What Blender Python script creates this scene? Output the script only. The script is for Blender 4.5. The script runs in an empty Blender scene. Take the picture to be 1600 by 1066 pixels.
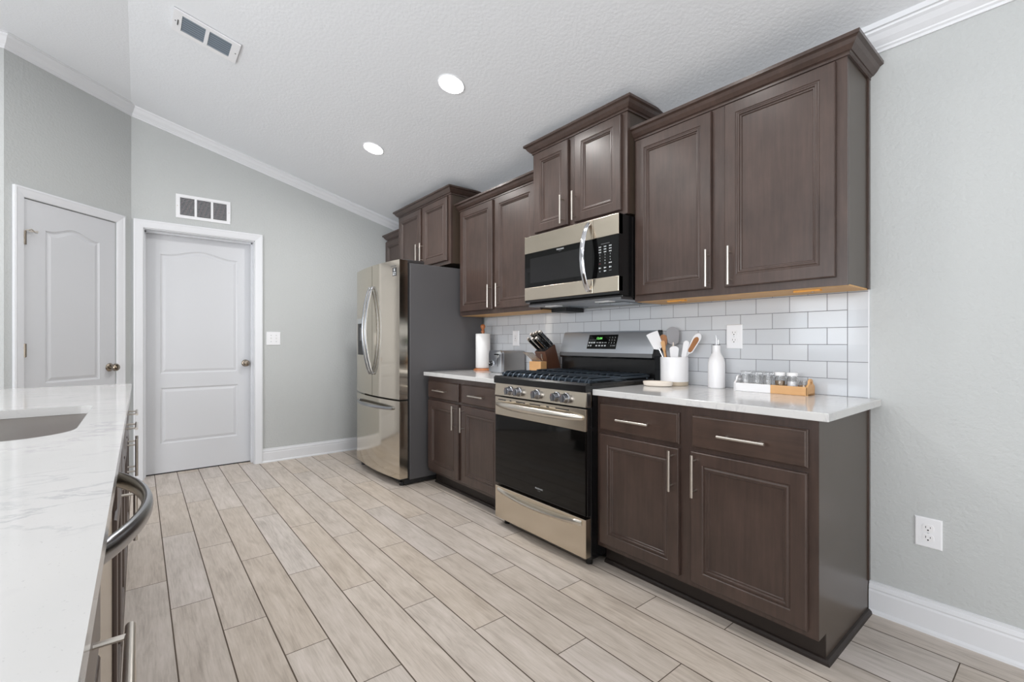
import bpy, bmesh, math, random
from mathutils import Vector, Matrix
random.seed(7)
PI = math.pi
S = bpy.context.scene
COL = S.collection

# ------------------------------------------------------------------ camera
FPX, CXP, CYP, YAW = 719.186, 780.676, 535.032, 0.66465
cam_d = bpy.data.cameras.new('camera')
cam = bpy.data.objects.new('camera', cam_d)
COL.objects.link(cam)
cam.location = (0.58017, -2.47503, 1.15431)
cam.rotation_euler = (PI / 2, 0, PI / 2 - YAW)
cam_d.sensor_fit = 'HORIZONTAL'
cam_d.sensor_width = 36
cam_d.lens = FPX / 1600 * 36
cam_d.shift_x = (800 - CXP) / 1600
cam_d.shift_y = (CYP - 533) / 1600
cam_d.clip_start = 0.02
S.camera = cam

# ------------------------------------------------------------------ view, world, big lights
S.view_settings.view_transform = 'Standard'
S.view_settings.look = 'None'
S.view_settings.gamma = 1
S.view_settings.use_curve_mapping = False
S.view_settings.exposure = -0.21
S.cycles.max_bounces = 10
S.cycles.diffuse_bounces = 6
S.cycles.glossy_bounces = 6
S.cycles.sample_clamp_indirect = 6

W = bpy.data.worlds.new('daylight')
S.world = W
W.use_nodes = True
bg = W.node_tree.nodes['Background']
bg.inputs[0].default_value = (0.90, 0.95, 1.0, 1)
bg.inputs[1].default_value = 1.6


def area(name, loc, rot, sx, sy, power, col, spread=PI, shape='RECTANGLE'):
    d = bpy.data.lights.new(name, 'AREA')
    d.shape = shape
    d.size = sx
    if shape == 'RECTANGLE':
        d.size_y = sy
    d.energy = power
    d.color = col
    d.spread = spread
    o = bpy.data.objects.new(name, d)
    COL.objects.link(o)
    o.location = loc
    o.rotation_euler = rot
    return o


# daylight through openings of the big room behind the camera, plus added fill
area('daylight_through_patio_door', (4.46, -3.3, 1.12), (0, PI / 2, 0), 2.1, 3.0, 46, (0.98, 0.99, 1.0))
area('daylight_through_far_window', (-2.05, -6.26, 1.45), (PI / 2, 0, 0), 0.9, 0.8, 14, (0.80, 0.90, 1.0))
area('added_fill_light_middle', (-.35, -6.26, 1.25), (PI / 2, 0, 0), 1.3, 2.0, 95, (0.99, 0.99, 1.0))  # unseen fill light added at an invented window to brighten the room
area('added_fill_light_right', (2.1, -6.26, 1.25), (PI / 2, 0, 0), 2.4, 2.0, 125, (0.99, 0.99, 1.0))  # another added fill light, its wide window is made up


# ------------------------------------------------------------------ materials
def lin(c):
    c = c / 255.0
    return c / 12.92 if c <= 0.04045 else ((c + 0.055) / 1.055) ** 2.4


def rgb(r, g, b):
    return (lin(r), lin(g), lin(b), 1)


class Mat:
    def __init__(s, name, col=(0.5, 0.5, 0.5, 1), rough=0.5, metal=0.0, **kw):
        s.m = bpy.data.materials.new(name)
        s.m.use_nodes = True
        s.nt = s.m.node_tree
        s.b = s.nt.nodes['Principled BSDF']
        s.b.inputs['Base Color'].default_value = col
        s.b.inputs['Roughness'].default_value = rough
        s.b.inputs['Metallic'].default_value = metal
        for k, v in kw.items():
            s.b.inputs[k.replace('_', ' ')].default_value = v
        s._tc = None

    def n(s, t, **kw):
        nd = s.nt.nodes.new(t)
        for k, v in kw.items():
            setattr(nd, k, v)
        return nd

    def l(s, a, b):
        s.nt.links.new(a, b)

    def put(s, sock, v):
        if hasattr(v, 'is_output') or hasattr(v, 'links'):
            s.l(v, sock)
        else:
            sock.default_value = v

    def obj(s):
        if not s._tc:
            s._tc = s.n('ShaderNodeTexCoord')
        return s._tc.outputs['Object']

    def math(s, op, a, b=0.0, c=0.0):
        nd = s.n('ShaderNodeMath', operation=op)
        for i, v in enumerate((a, b, c)):
            s.put(nd.inputs[i], v)
        return nd.outputs[0]

    def xyz(s, v=None):
        nd = s.n('ShaderNodeSeparateXYZ')
        s.l(v if v is not None else s.obj(), nd.inputs[0])
        return nd.outputs

    def comb(s, x, y, z):
        nd = s.n('ShaderNodeCombineXYZ')
        for i, v in enumerate((x, y, z)):
            s.put(nd.inputs[i], v)
        return nd.outputs[0]

    def scaled(s, sc, v=None):
        nd = s.n('ShaderNodeMapping')
        s.l(v if v is not None else s.obj(), nd.inputs['Vector'])
        nd.inputs['Scale'].default_value = sc
        return nd.outputs[0]

    def noise(s, vec, scale=5.0, detail=3.0, rough=0.5, dist=0.0):
        nd = s.n('ShaderNodeTexNoise')
        s.l(vec, nd.inputs['Vector'])
        nd.inputs['Scale'].default_value = scale
        nd.inputs['Detail'].default_value = detail
        nd.inputs['Roughness'].default_value = rough
        nd.inputs['Distortion'].default_value = dist
        return nd.outputs['Fac']

    def ramp(s, fac, stops):
        nd = s.n('ShaderNodeValToRGB')
        s.l(fac, nd.inputs[0])
        e = nd.color_ramp.elements
        while len(e) < len(stops):
            e.new(0.5)
        for i, (p, c) in enumerate(stops):
            e[i].position = p
            e[i].color = c
        return nd.outputs[0]

    def mix(s, fac, a, b, mode='MIX'):
        nd = s.n('ShaderNodeMix', data_type='RGBA', blend_type=mode)
        s.put(nd.inputs[0], fac)
        s.put(nd.inputs[6], a)
        s.put(nd.inputs[7], b)
        return nd.outputs[2]

    def bump(s, h, strength=0.3, dist=0.002, invert=False):
        nd = s.n('ShaderNodeBump')
        nd.inputs['Strength'].default_value = strength
        nd.inputs['Distance'].default_value = dist
        nd.invert = invert
        s.l(h, nd.inputs['Height'])
        s.l(nd.outputs[0], s.b.inputs['Normal'])

    def color(s, v):
        s.put(s.b.inputs['Base Color'], v)

    def rough(s, v):
        s.put(s.b.inputs['Roughness'], v)


def paint(name, c, rough=0.85, scale=90, strength=0.35, dist=0.003):
    m = Mat(name, c, rough)
    h = m.noise(m.obj(), scale, 3, 0.55)
    m.bump(h, strength, dist)
    return m.m


def wood(name, dark, light, rough=0.36, coat=0.25, axis=2, sc=1.0):
    m = Mat(name, dark, rough, Coat_Weight=coat, Coat_Roughness=0.22)
    s = [26 * sc, 26 * sc, 26 * sc]
    s[axis] = 1.6 * sc
    g = m.noise(m.scaled(tuple(s)), 3.0, 4, 0.55, 0.3)
    big = m.noise(m.scaled((5, 5, 2.5)), 1.6, 4, 0.6)
    f = m.math('ADD', m.math('MULTIPLY', g, 0.38), m.math('MULTIPLY', big, 0.62))
    m.color(m.ramp(f, [(0.3, dark), (0.7, light)]))
    m.bump(g, 0.06, 0.001)
    return m.m


def steel(name, c, rough=0.25, streak=0, amt=0.08):
    m = Mat(name, c, rough, 1.0)
    s = [140, 140, 140]
    s[streak] = 1.2
    g = m.noise(m.scaled(tuple(s)), 2.0, 2, 0.5)
    m.rough(m.math('ADD', m.math('MULTIPLY', g, amt), rough - amt / 2))
    return m.m


M = {}
M['wall'] = paint('wall_paint', rgb(190, 193, 193), 0.85, 62, 0.62, 0.005)
M['ceil'] = paint('ceiling_paint', rgb(230, 233, 237), 0.9, 60, 0.35, 0.005)
M['white'] = Mat('white_trim_paint', rgb(224, 226, 230), 0.35).m
M['doorwhite'] = Mat('white_door_paint', rgb(206, 208, 212), 0.38).m
M['cab'] = wood('dark_stained_wood', rgb(54, 41, 36), rgb(80, 63, 56))
M['cabh'] = wood('dark_stained_wood_level_grain', rgb(54, 40, 34), rgb(80, 62, 53), axis=0)
M['lam'] = Mat('dark_side_laminate', rgb(70, 59, 50), 0.30).m
M['toe'] = Mat('dark_toe_kick', rgb(40, 32, 28), 0.5).m
M['raw'] = wood('raw_maple', rgb(196, 150, 98), rgb(214, 172, 118), 0.6, 0, axis=0)
M['rawo'] = wood('raw_orange_pine', rgb(214, 150, 66), rgb(228, 168, 84), 0.6, 0, axis=0)
M['nickel'] = Mat('brushed_nickel', rgb(214, 208, 200), 0.28, 1.0).m
M['knobn'] = Mat('satin_nickel_knob', rgb(150, 140, 128), 0.22, 1.0).m
M['steel'] = steel('warm_stainless', rgb(214, 203, 186), 0.24)
M['fsteel'] = steel('fridge_stainless', rgb(204, 196, 182), 0.11, 0, 0.03)
M['fside'] = Mat('fridge_grey_side', rgb(98, 97, 99), 0.42, 0.3).m
M['steelc'] = steel('cool_stainless', rgb(206, 211, 218), 0.30)
M['steeld'] = steel('dark_stainless', rgb(128, 128, 130), 0.3)
M['chrome'] = Mat('polished_steel', rgb(215, 216, 220), 0.1, 1.0).m
M['bglass'] = Mat('black_glass', rgb(8, 8, 8), 0.05, 0.0, IOR=1.38).m
M['black'] = Mat('black_enamel', rgb(20, 20, 21), 0.18).m
M['blackm'] = Mat('matte_black', rgb(26, 26, 28), 0.5).m
M['iron'] = Mat('cast_iron', rgb(58, 68, 78), 0.28, 0.55).m
M['ceramic'] = Mat('white_ceramic', rgb(236, 236, 238), 0.3).m
M['cream'] = Mat('cream_ceramic', rgb(232, 222, 210), 0.35).m
M['clay'] = Mat('raw_clay', rgb(196, 182, 162), 0.8).m
M['plastic'] = Mat('white_plastic', rgb(236, 237, 240), 0.3).m
M['slot'] = Mat('dark_slot', rgb(40, 40, 42), 0.6).m
M['paper'] = paint('paper_towel', rgb(240, 240, 240), 0.95, 160, 0.3, 0.002)
M['walnut'] = wood('walnut', rgb(74, 46, 34), rgb(104, 68, 50), 0.4, 0.1)
M['acacia'] = wood('reddish_wood', rgb(168, 100, 58), rgb(196, 128, 80), 0.4, 0.2)
M['beech'] = wood('beech', rgb(198, 148, 96), rgb(216, 170, 118), 0.5, 0.0, axis=0)
M['spoonw'] = wood('olive_wood', rgb(150, 98, 58), rgb(176, 124, 80), 0.5, 0.0)
M['bluegrey'] = Mat('register_shade', rgb(120, 132, 144), 0.5).m
M['glowg'] = Mat('green_display', rgb(20, 60, 20), 0.4).m
gb = M['glowg'].node_tree.nodes['Principled BSDF']
gb.inputs['Emission Color'].default_value = (0.25, 1, 0.2, 1)
gb.inputs['Emission Strength'].default_value = 1.6
M['legend'] = Mat('printed_legend', rgb(205, 208, 210), 0.5).m
M['legendd'] = Mat('printed_legend_dim', rgb(110, 112, 114), 0.5).m
M['legendr'] = Mat('printed_legend_red', rgb(120, 40, 44), 0.5).m
M['legendk'] = Mat('printed_legend_dark', rgb(60, 60, 62), 0.5).m
M['spice'] = paint('brown_seasoning', rgb(140, 112, 78), 0.9, 300, 0.6, 0.002)
M['salt'] = Mat('white_powder', rgb(240, 240, 244), 0.8).m
M['silicone'] = Mat('grey_silicone', rgb(150, 150, 154), 0.5).m
M['gasket'] = Mat('dark_gasket', rgb(34, 34, 36), 0.5).m
M['lens'] = Mat('lamp_lens', (1, 1, 1, 1), 0.5).m
lb = M['lens'].node_tree.nodes['Principled BSDF']
lb.inputs['Emission Color'].default_value = (1, 0.98, 0.95, 1)
lb.inputs['Emission Strength'].default_value = 22
M['slens'] = Mat('small_lamp_lens', (1, 1, 1, 1), 0.3).m
M['tsteel'] = steel('toaster_steel', rgb(176, 174, 172), 0.34, 2)
M['knobs'] = Mat('knob_steel', rgb(158, 160, 166), 0.25, 1.0).m
M['filter'] = steel('grease_filter', rgb(150, 158, 164), 0.2)
g = Mat('clear_glass', (1, 1, 1, 1), 0.02, 0.0, IOR=1.45)
g.b.inputs['Transmission Weight'].default_value = 1.0
M['glass'] = g.m


def floor_material():
    m = Mat('wood_look_tile_planks', rgb(190, 178, 165), 0.42)
    x, y, z = m.xyz()
    w, L = 0.15851, 0.925
    v = m.math('DIVIDE', m.math('ADD', y, 2.36808), w)
    k = m.math('FLOOR', v)
    fv = m.math('FRACT', v)
    off = m.math('MULTIPLY', m.math('FLOORED_MODULO', k, 3.0), 0.3083)
    u = m.math('DIVIDE', m.math('SUBTRACT', m.math('ADD', x, 1.86), off), L)
    nn = m.math('FLOOR', u)
    fu = m.math('FRACT', u)
    wn = m.n('ShaderNodeTexWhiteNoise')
    m.l(m.comb(k, nn, 3.0), wn.inputs['Vector'])
    r = wn.outputs['Value']
    r3 = m.xyz(wn.outputs['Color'])
    dv = m.math('MULTIPLY', m.math('MINIMUM', fv, m.math('SUBTRACT', 1.0, fv)), w)
    du = m.math('MULTIPLY', m.math('MINIMUM', fu, m.math('SUBTRACT', 1.0, fu)), L)
    gv = m.math('LESS_THAN', dv, 0.0025)
    gu = m.math('LESS_THAN', du, 0.0018)
    grout = m.math('MAXIMUM', gv, gu)
    sh = m.math('MULTIPLY', r, 37.0)
    c1 = m.comb(m.math('ADD', m.math('MULTIPLY', x, 2.0), sh), m.math('ADD', m.math('MULTIPLY', y, 16.0), sh), sh)
    grain = m.noise(c1, 2.0, 6, 0.62, 1.1)
    c2 = m.comb(m.math('ADD', m.math('MULTIPLY', x, 5.0), sh), m.math('MULTIPLY', y, 90.0), sh)
    fine = m.noise(c2, 2.0, 3, 0.6)
    c3 = m.comb(m.math('ADD', m.math('MULTIPLY', x, 2.6), sh), m.math('ADD', m.math('MULTIPLY', y, 6.0), r3[1]), sh)
    blot = m.noise(c3, 1.6, 3, 0.5, 0.6)
    f = m.math('ADD', m.math('ADD', m.math('MULTIPLY', grain, 0.46), m.math('MULTIPLY', fine, 0.28)), m.math('MULTIPLY', blot, 0.26))
    warm = m.ramp(f, [(0.32, rgb(160, 147, 134)), (0.50, rgb(196, 184, 171)), (0.68, rgb(216, 205, 194))])
    cool = m.ramp(f, [(0.32, rgb(162, 154, 147)), (0.50, rgb(199, 191, 184)), (0.68, rgb(219, 210, 206))])
    c = m.mix(r3[0], warm, cool)
    c = m.mix(m.math('MULTIPLY', r3[2], 0.20), c, rgb(160, 146, 130))
    c = m.mix(grout, c, rgb(84, 72, 60))
    m.color(c)
    m.rough(m.math('ADD', m.math('MULTIPLY', grout, 0.4), 0.40))
    m.bump(m.math('SUBTRACT', m.math('MULTIPLY', fine, 0.12), grout), 0.35, 0.0015)
    return m.m


def tile_material():
    m = Mat('white_subway_tile', rgb(206, 209, 213), 0.10, IOR=1.5)
    x, y, z = m.xyz()
    h, w, tx = 0.07671, 0.15342, -0.07373
    rr = m.math('DIVIDE', m.math('SUBTRACT', z, 0.914), h)
    k = m.math('FLOOR', rr)
    fr = m.math('FRACT', rr)
    u = m.math('ADD', m.math('DIVIDE', m.math('SUBTRACT', x, tx), w), m.math('MULTIPLY', m.math('FLOORED_MODULO', k, 2.0), 0.5))
    fu = m.math('FRACT', u)
    g1 = 0.0014
    dz = m.math('MULTIPLY', m.math('MINIMUM', fr, m.math('SUBTRACT', 1.0, fr)), h)
    dx = m.math('MULTIPLY', m.math('MINIMUM', fu, m.math('SUBTRACT', 1.0, fu)), w)
    gm = m.math('MAXIMUM', m.math('LESS_THAN', dz, g1), m.math('LESS_THAN', dx, g1))
    # end column of upright tiles
    r2 = m.math('FRACT', m.math('DIVIDE', rr, 2.0))
    dz2 = m.math('MULTIPLY', m.math('MINIMUM', r2, m.math('SUBTRACT', 1.0, r2)), 2 * h)
    gc = m.math('LESS_THAN', dz2, g1)
    incol = m.math('GREATER_THAN', x, tx)
    edge = m.math('LESS_THAN', m.math('ABSOLUTE', m.math('SUBTRACT', x, tx)), g1)
    gg = m.math('ADD', m.math('MULTIPLY', incol, gc), m.math('MULTIPLY', m.math('SUBTRACT', 1.0, incol), gm))
    gg = m.math('MINIMUM', m.math('MAXIMUM', gg, edge), 1.0)
    wn = m.n('ShaderNodeTexWhiteNoise')
    m.l(m.comb(k, m.math('FLOOR', u), 1.0), wn.inputs['Vector'])
    c = m.mix(wn.outputs['Value'], rgb(198, 202, 207), rgb(206, 209, 213))
    m.color(m.mix(gg, c, rgb(118, 120, 126)))
    m.rough(m.math('ADD', m.math('MULTIPLY', gg, 0.6), 0.10))
    wav = m.noise(m.obj(), 9.0, 2, 0.5)
    m.bump(m.math('SUBTRACT', m.math('MULTIPLY', wav, 0.5), gg), 0.3, 0.0015)
    return m.m


def quartz_material():
    m = Mat('white_veined_quartz', rgb(228, 228, 226), 0.10, IOR=1.5)
    base = m.noise(m.obj(), 3.0, 3, 0.5)
    c = m.ramp(base, [(0.3, rgb(204, 204, 203)), (0.7, rgb(214, 213, 212))])
    vz = m.noise(m.scaled((9.5, 3.6, 6.0)), 1.5, 7, 0.62, 0.6)
    vein = m.math('SUBTRACT', 1.0, m.math('MULTIPLY', m.math('ABSOLUTE', m.math('SUBTRACT', vz, 0.5)), 26.0))
    vein = m.math('MAXIMUM', vein, 0.0)
    msk = m.noise(m.obj(), 6.0, 3, 0.5)
    msk = m.math('MULTIPLY', m.math('MAXIMUM', m.math('SUBTRACT', msk, 0.50), 0.0), 4.5)
    c = m.mix(m.math('MINIMUM', m.math('MULTIPLY', vein, msk), 0.55), c, rgb(176, 176, 180))
    sp = m.noise(m.obj(), 260.0, 2, 0.5)
    c = m.mix(m.math('MULTIPLY', m.math('GREATER_THAN', sp, 0.71), 0.30), c, rgb(160, 160, 162))
    m.color(c)
    return m.m


M['floor'] = floor_material()
M['tile'] = tile_material()
M['quartz'] = quartz_material()


# ------------------------------------------------------------------ mesh helpers
def link(name, bm, mat, parent=None, smooth=False, loc=None, rot=None):
    bmesh.ops.recalc_face_normals(bm, faces=bm.faces[:])
    me = bpy.data.meshes.new(name)
    bm.to_mesh(me)
    bm.free()
    me.materials.append(mat)
    if smooth:
        for p in me.polygons:
            p.use_smooth = True
        me.set_sharp_from_angle(angle=math.radians(38))
    o = bpy.data.objects.new(name, me)
    COL.objects.link(o)
    if parent:
        o.parent = parent
    if loc is not None:
        o.location = loc
    if rot is not None:
        o.rotation_euler = rot
    return o


def thing(name, label, cat, loc=(0, 0, 0), rz=0.0, group=None, rot=None):
    o = bpy.data.objects.new(name, None)
    COL.objects.link(o)
    o.empty_display_size = 0.1
    o.location = loc
    o.rotation_euler = rot if rot is not None else (0, 0, rz)
    return tag(o, label, cat, group)


def tag(o, label, cat, group=None):
    o['label'] = label
    o['category'] = cat
    if group:
        o['group'] = group
    return o


def struct(o, label=None):
    o['kind'] = 'structure'
    if label:
        o['label'] = label
    return o


def B():
    return bmesh.new()


def box(bm, x0, x1, y0, y1, z0, z1, bev=0.0, seg=2):
    if x0 > x1: x0, x1 = x1, x0
    if y0 > y1: y0, y1 = y1, y0
    if z0 > z1: z0, z1 = z1, z0
    t = bmesh.new()
    r = bmesh.ops.create_cube(t, size=1.0)
    for v in t.verts:
        v.co = ((x0 + x1) / 2 + v.co.x * (x1 - x0), (y0 + y1) / 2 + v.co.y * (y1 - y0), (z0 + z1) / 2 + v.co.z * (z1 - z0))
    if bev > 0:
        bmesh.ops.bevel(t, geom=t.edges[:], offset=bev, segments=seg, affect='EDGES', profile=0.5)
    merge(bm, t)
    return bm


def merge(bm, t, mat=None):
    mp = {}
    for v in t.verts:
        mp[v] = bm.verts.new(mat @ v.co if mat is not None else v.co)
    for f in t.faces:
        try:
            bm.faces.new([mp[v] for v in f.verts])
        except ValueError:
            pass
    t.free()
    return list(mp.values())


def loops(bm, rows, closed=True, cap0=False, cap1=False):
    """rows of points (same count); quads between successive rows"""
    R = [[bm.verts.new(p) for p in row] for row in rows]
    n = len(R[0])
    for a, b in zip(R[:-1], R[1:]):
        for i in range(n if closed else n - 1):
            j = (i + 1) % n
            bm.faces.new((a[i], a[j], b[j], b[i]))
    if cap0:
        bm.faces.new(R[0][::-1])
    if cap1:
        bm.faces.new(R[-1])
    return R


def tube(bm, pts, r, n=12, sy=1.0, up=None, caps=True):
    pts = [Vector(p) for p in pts]
    rs = r if isinstance(r, (list, tuple)) else [r] * len(pts)
    rows = []
    prev = None
    for i, p in enumerate(pts):
        if i == 0: t = pts[1] - pts[0]
        elif i == len(pts) - 1: t = pts[-1] - pts[-2]
        else: t = (pts[i + 1] - pts[i]).normalized() + (pts[i] - pts[i - 1]).normalized()
        t.normalize()
        if prev is None:
            a = Vector(up) if up else (Vector((0, 0, 1)) if abs(t.z) < 0.9 else Vector((1, 0, 0)))
        else:
            a = prev
        a = (a - t * a.dot(t)).normalized()
        prev = a
        b = t.cross(a)
        rows.append([p + a * math.cos(2 * PI * k / n) * rs[i] + b * math.sin(2 * PI * k / n) * rs[i] * sy for k in range(n)])
    loops(bm, rows, True, caps, caps)
    return bm


def lathe(bm, prof, c=(0, 0, 0), n=28, cap=True, axis='z'):
    rows = []
    for r, z in prof:
        row = []
        for k in range(n):
            a = 2 * PI * k / n
            if axis == 'z': row.append((c[0] + r * math.cos(a), c[1] + r * math.sin(a), c[2] + z))
            elif axis == 'y': row.append((c[0] + r * math.cos(a), c[1] + z, c[2] + r * math.sin(a)))
            else: row.append((c[0] + z, c[1] + r * math.cos(a), c[2] + r * math.sin(a)))
        rows.append(row)
    loops(bm, rows, True, cap, cap)
    return bm


def prism(bm, poly, a0, a1, axis='z', bev=0.0):
    """extrude a 2-D polygon along an axis: z->(x,y), y->(x,z), x->(y,z)"""
    def P(p, a):
        return {'z': (p[0], p[1], a), 'y': (p[0], a, p[1]), 'x': (a, p[0], p[1])}[axis]
    t = bmesh.new()
    loops(t, [[P(p, a0) for p in poly], [P(p, a1) for p in poly]], True, True, True)
    if bev:
        bmesh.ops.bevel(t, geom=t.edges[:], offset=bev, segments=2, affect='EDGES', profile=0.5)
    merge(bm, t)
    return bm


def sweep(bm, path, prof, closed=False):
    """path of (x,y,z); prof of (out,up), out = left of travel, mitred"""
    P = [Vector(p) for p in path]
    n = len(P)
    rows = []
    for i in range(n):
        def nrm(a, b):
            d = (b - a); d.z = 0; d.normalize()
            return Vector((-d.y, d.x, 0))
        ns = []
        if i > 0: ns.append(nrm(P[i - 1], P[i]))
        if i < n - 1: ns.append(nrm(P[i], P[i + 1]))
        if len(ns) == 2:
            m = (ns[0] + ns[1])
            m = m / m.length_squared * 2
        else:
            m = ns[0]
        rows.append([P[i] + m * o + Vector((0, 0, u)) for o, u in prof])
    loops(bm, rows, True, not closed, not closed)
    return bm


def sweep_wall(bm, path, prof, closed=False):
    """path of (x,z) on a wall facing -y; prof of (side, out); side = left of travel"""
    P = [Vector((p[0], p[1])) for p in path]
    n = len(P)
    rows = []
    for i in range(n):
        def nrm(a, b):
            d = (b - a).normalized()
            return Vector((-d.y, d.x))
        ns = []
        if i > 0 or closed: ns.append(nrm(P[i - 1], P[i]))
        if i < n - 1 or closed: ns.append(nrm(P[i], P[(i + 1) % n]))
        m = ns[0]
        if len(ns) == 2:
            m = ns[0] + ns[1]
            m = m / m.length_squared * 2
        rows.append([(P[i].x + m.x * s, -o, P[i].y + m.y * s) for s, o in prof])
    if closed:
        rows.append(rows[0])
    loops(bm, rows, True, not closed, not closed)
    if closed:
        bmesh.ops.remove_doubles(bm, verts=bm.verts[:], dist=1e-6)
    return bm


def rings(bm, x0, x1, z0, z1, rg):
    """nested rectangles facing -y, rg = (inset, y)"""
    rows = [[(x0 + d, y, z0 + d), (x1 - d, y, z0 + d), (x1 - d, y, z1 - d), (x0 + d, y, z1 - d)] for d, y in rg]
    loops(bm, rows, True, True, True)
    return bm


def door_face(bm, x0, x1, z0, z1, y, t=0.02, s=0.056):
    f = y - t
    return rings(bm, x0, x1, z0, z1, [(0, y), (0, f + .006), (.002, f + .002), (.005, f), (s - .004, f), (s - .001, f + .0035), (s + .003, f + .004), (s + .008, f + .001), (s + .013, f + .0015),
                                      (s + .016, f + .007), (s + .021, f + .008), (s + .024, f + .013)])


def drawer_face(bm, x0, x1, z0, z1, y, t=0.02):
    f = y - t
    return rings(bm, x0, x1, z0, z1, [(0, y), (0, f + .008), (.003, f + .006), (.005, f + .002), (.009, f)])


def bar_handle(parent, x, z, y, vertical=True, L=0.178, stand=0.036, mat=None):
    bm = B()
    h, q = L / 2, 0.064
    if vertical:
        tube(bm, [(0, -stand, -h), (0, -stand, h)], 0.006, 12)
        for s in (-q, q): tube(bm, [(0, 0.001, s), (0, -stand, s)], 0.004, 8)
    else:
        tube(bm, [(-h, -stand, 0), (h, -stand, 0)], 0.006, 12)
        for s in (-q, q): tube(bm, [(s, 0.001, 0), (s, -stand, 0)], 0.004, 8)
    return link('handle', bm, mat or M['nickel'], parent, True, (x, y, z))


def text_mesh(s, size, mat, parent, loc, rot, name='lettering', extrude=0.0002, align='CENTER'):
    c = bpy.data.curves.new('t', 'FONT')
    c.body = s
    c.size = size
    c.align_x = align
    c.align_y = 'CENTER'
    c.extrude = extrude
    o = bpy.data.objects.new('t', c)
    COL.objects.link(o)
    bpy.context.view_layer.update()
    me = bpy.data.meshes.new_from_object(o.evaluated_get(bpy.context.evaluated_depsgraph_get()))
    bpy.data.objects.remove(o)
    me.name = name
    me.materials.clear()
    me.materials.append(mat)
    r = bpy.data.objects.new(name, me)
    COL.objects.link(r)
    r.parent = parent
    r.location = loc
    r.rotation_euler = rot
    return r


FR = (PI / 2, 0, 0)      # text facing -y

# ------------------------------------------------------------------ room
XB = -4.285
Z0, SL, YF = 2.463, 0.2525, -2.525
ZF = Z0 + SL * 2.525


def zc(y):
    return Z0 + SL * min(-y, 2.525)


struct(link('floor', box(B(), -4.6, 4.6, -6.4, 0.12, -0.06, 0), M['floor']), 'wood-look tile plank floor')
bm = B()
prism(bm, [(0.12, zc(-.0) - SL * .12), (0, Z0), (YF, ZF), (-6.4, ZF), (-6.4, ZF + .12), (YF, ZF + .12), (0.12, Z0 + .12)], -4.6, 4.6, 'x')
struct(link('ceiling', bm, M['ceil']), 'white textured sloping ceiling')
struct(link('wall_right', box(B(), -4.6, 4.6, 0, 0.12, 0, 2.44), M['wall']), 'grey painted wall behind the dark cabinets')


def wall_with_door(name, L, h, o0, o1, oz, th=0.14):
    """local: x along, faces -y"""
    bm = B()
    box(bm, 0, o0, 0, th, 0, h)
    box(bm, o1, L, 0, th, 0, h)
    box(bm, o0, o1, 0, th, oz, h)
    return link(name, bm, M['wall'])


# back wall (local x -> +y)
D2A, D2B, D2Z = 0.085, 0.908, 2.107
bm = B()
th = 0.14
for (a, b, za, zb) in ((0, D2A - .005, 0, 9), (D2B + .005, 2.525, 0, 9), (D2A - .005, D2B + .005, D2Z + .005, 9)):
    ya, yb = YF + a, YF + b
    pts = [(ya, za), (yb, za), (yb, zc(yb) + .05), (ya, zc(ya) + .05)]
    prism(bm, pts, XB - th, XB, 'x')
wb = struct(link('wall_back', bm, M['wall']), 'grey gable wall with the right white door')
# diagonal pantry wall
LD = math.hypot(4.285 - 3.66, 3.15 - 2.525)
P0, P1 = 0.115, 0.747
w = wall_with_door('wall_pantry', LD, ZF + .03, P0 - .004, P1 + .004, 2.109)
w.location = (-3.66, -3.15, 0)
w.rotation_euler = (0, 0, math.radians(135))
struct(w, 'grey diagonal corner wall with the left white door')
struct(link('wall_left', box(B(), -3.80, -3.66, -6.4, -3.15, 0, ZF + .03), M['wall']), 'grey wall at the left edge')
# the walls of the big room behind the camera, with window openings
bm = B()
for a in ((-3.8, -2.5, 0, ZF), (-1.6, -1.0, 0, ZF), (.3, 0.9, 0, ZF), (3.3, 4.6, 0, ZF), (-2.5, -1.6, 0, 1.05), (-2.5, -1.6, 1.85, ZF), (-1.0, .3, 2.25, ZF), (-1.0, .3, 0, .25), (0.9, 3.3, 2.25, ZF), (0.9, 3.3, 0, .25)):
    box(bm, a[0], a[1], -6.4, -6.28, a[2], a[3])
struct(link('wall_front', bm, M['wall']), 'grey wall with windows behind the camera')
bm = B()
for a in ((-6.28, -4.8, 0, ZF), (-1.8, 0, 0, ZF), (-4.8, -1.8, 2.17, ZF)):
    box(bm, 4.48, 4.6, a[0], a[1], a[2], a[3])
struct(link('wall_far', bm, M['wall']), 'grey wall with a wide opening to the right of the camera')

# backsplash
struct(link('wall_backsplash', box(B(), -2.757, 0.0, -0.007, 0.0, 0.914, 1.387), M['tile']), 'white subway tile backsplash with grey grout')
bm = B()
box(bm, 0.0, 0.004, -0.008, 0.0, 0.914, 1.387)
struct(link('trim_1', bm, M['white']), 'white edge strip of the tile backsplash')

# crown moulding
CR = [(0, -.082), (.008, -.082), (.010, -.072), (.016, -.066), (.018, -.060), (.036, -.042), (.050, -.022), (.060, -.014),
      (.062, -.006), (.072, -.004), (.072, .02), (0, .02)]
bm = B()
sweep(bm, [(4.47, 0, Z0), (XB, 0, Z0), (XB, YF, ZF), (-3.66, -3.15, ZF), (-3.66, -6.27, ZF)], CR)
struct(link('trim_2', bm, M['white'], smooth=False), 'white crown moulding where walls meet the ceiling')

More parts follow.
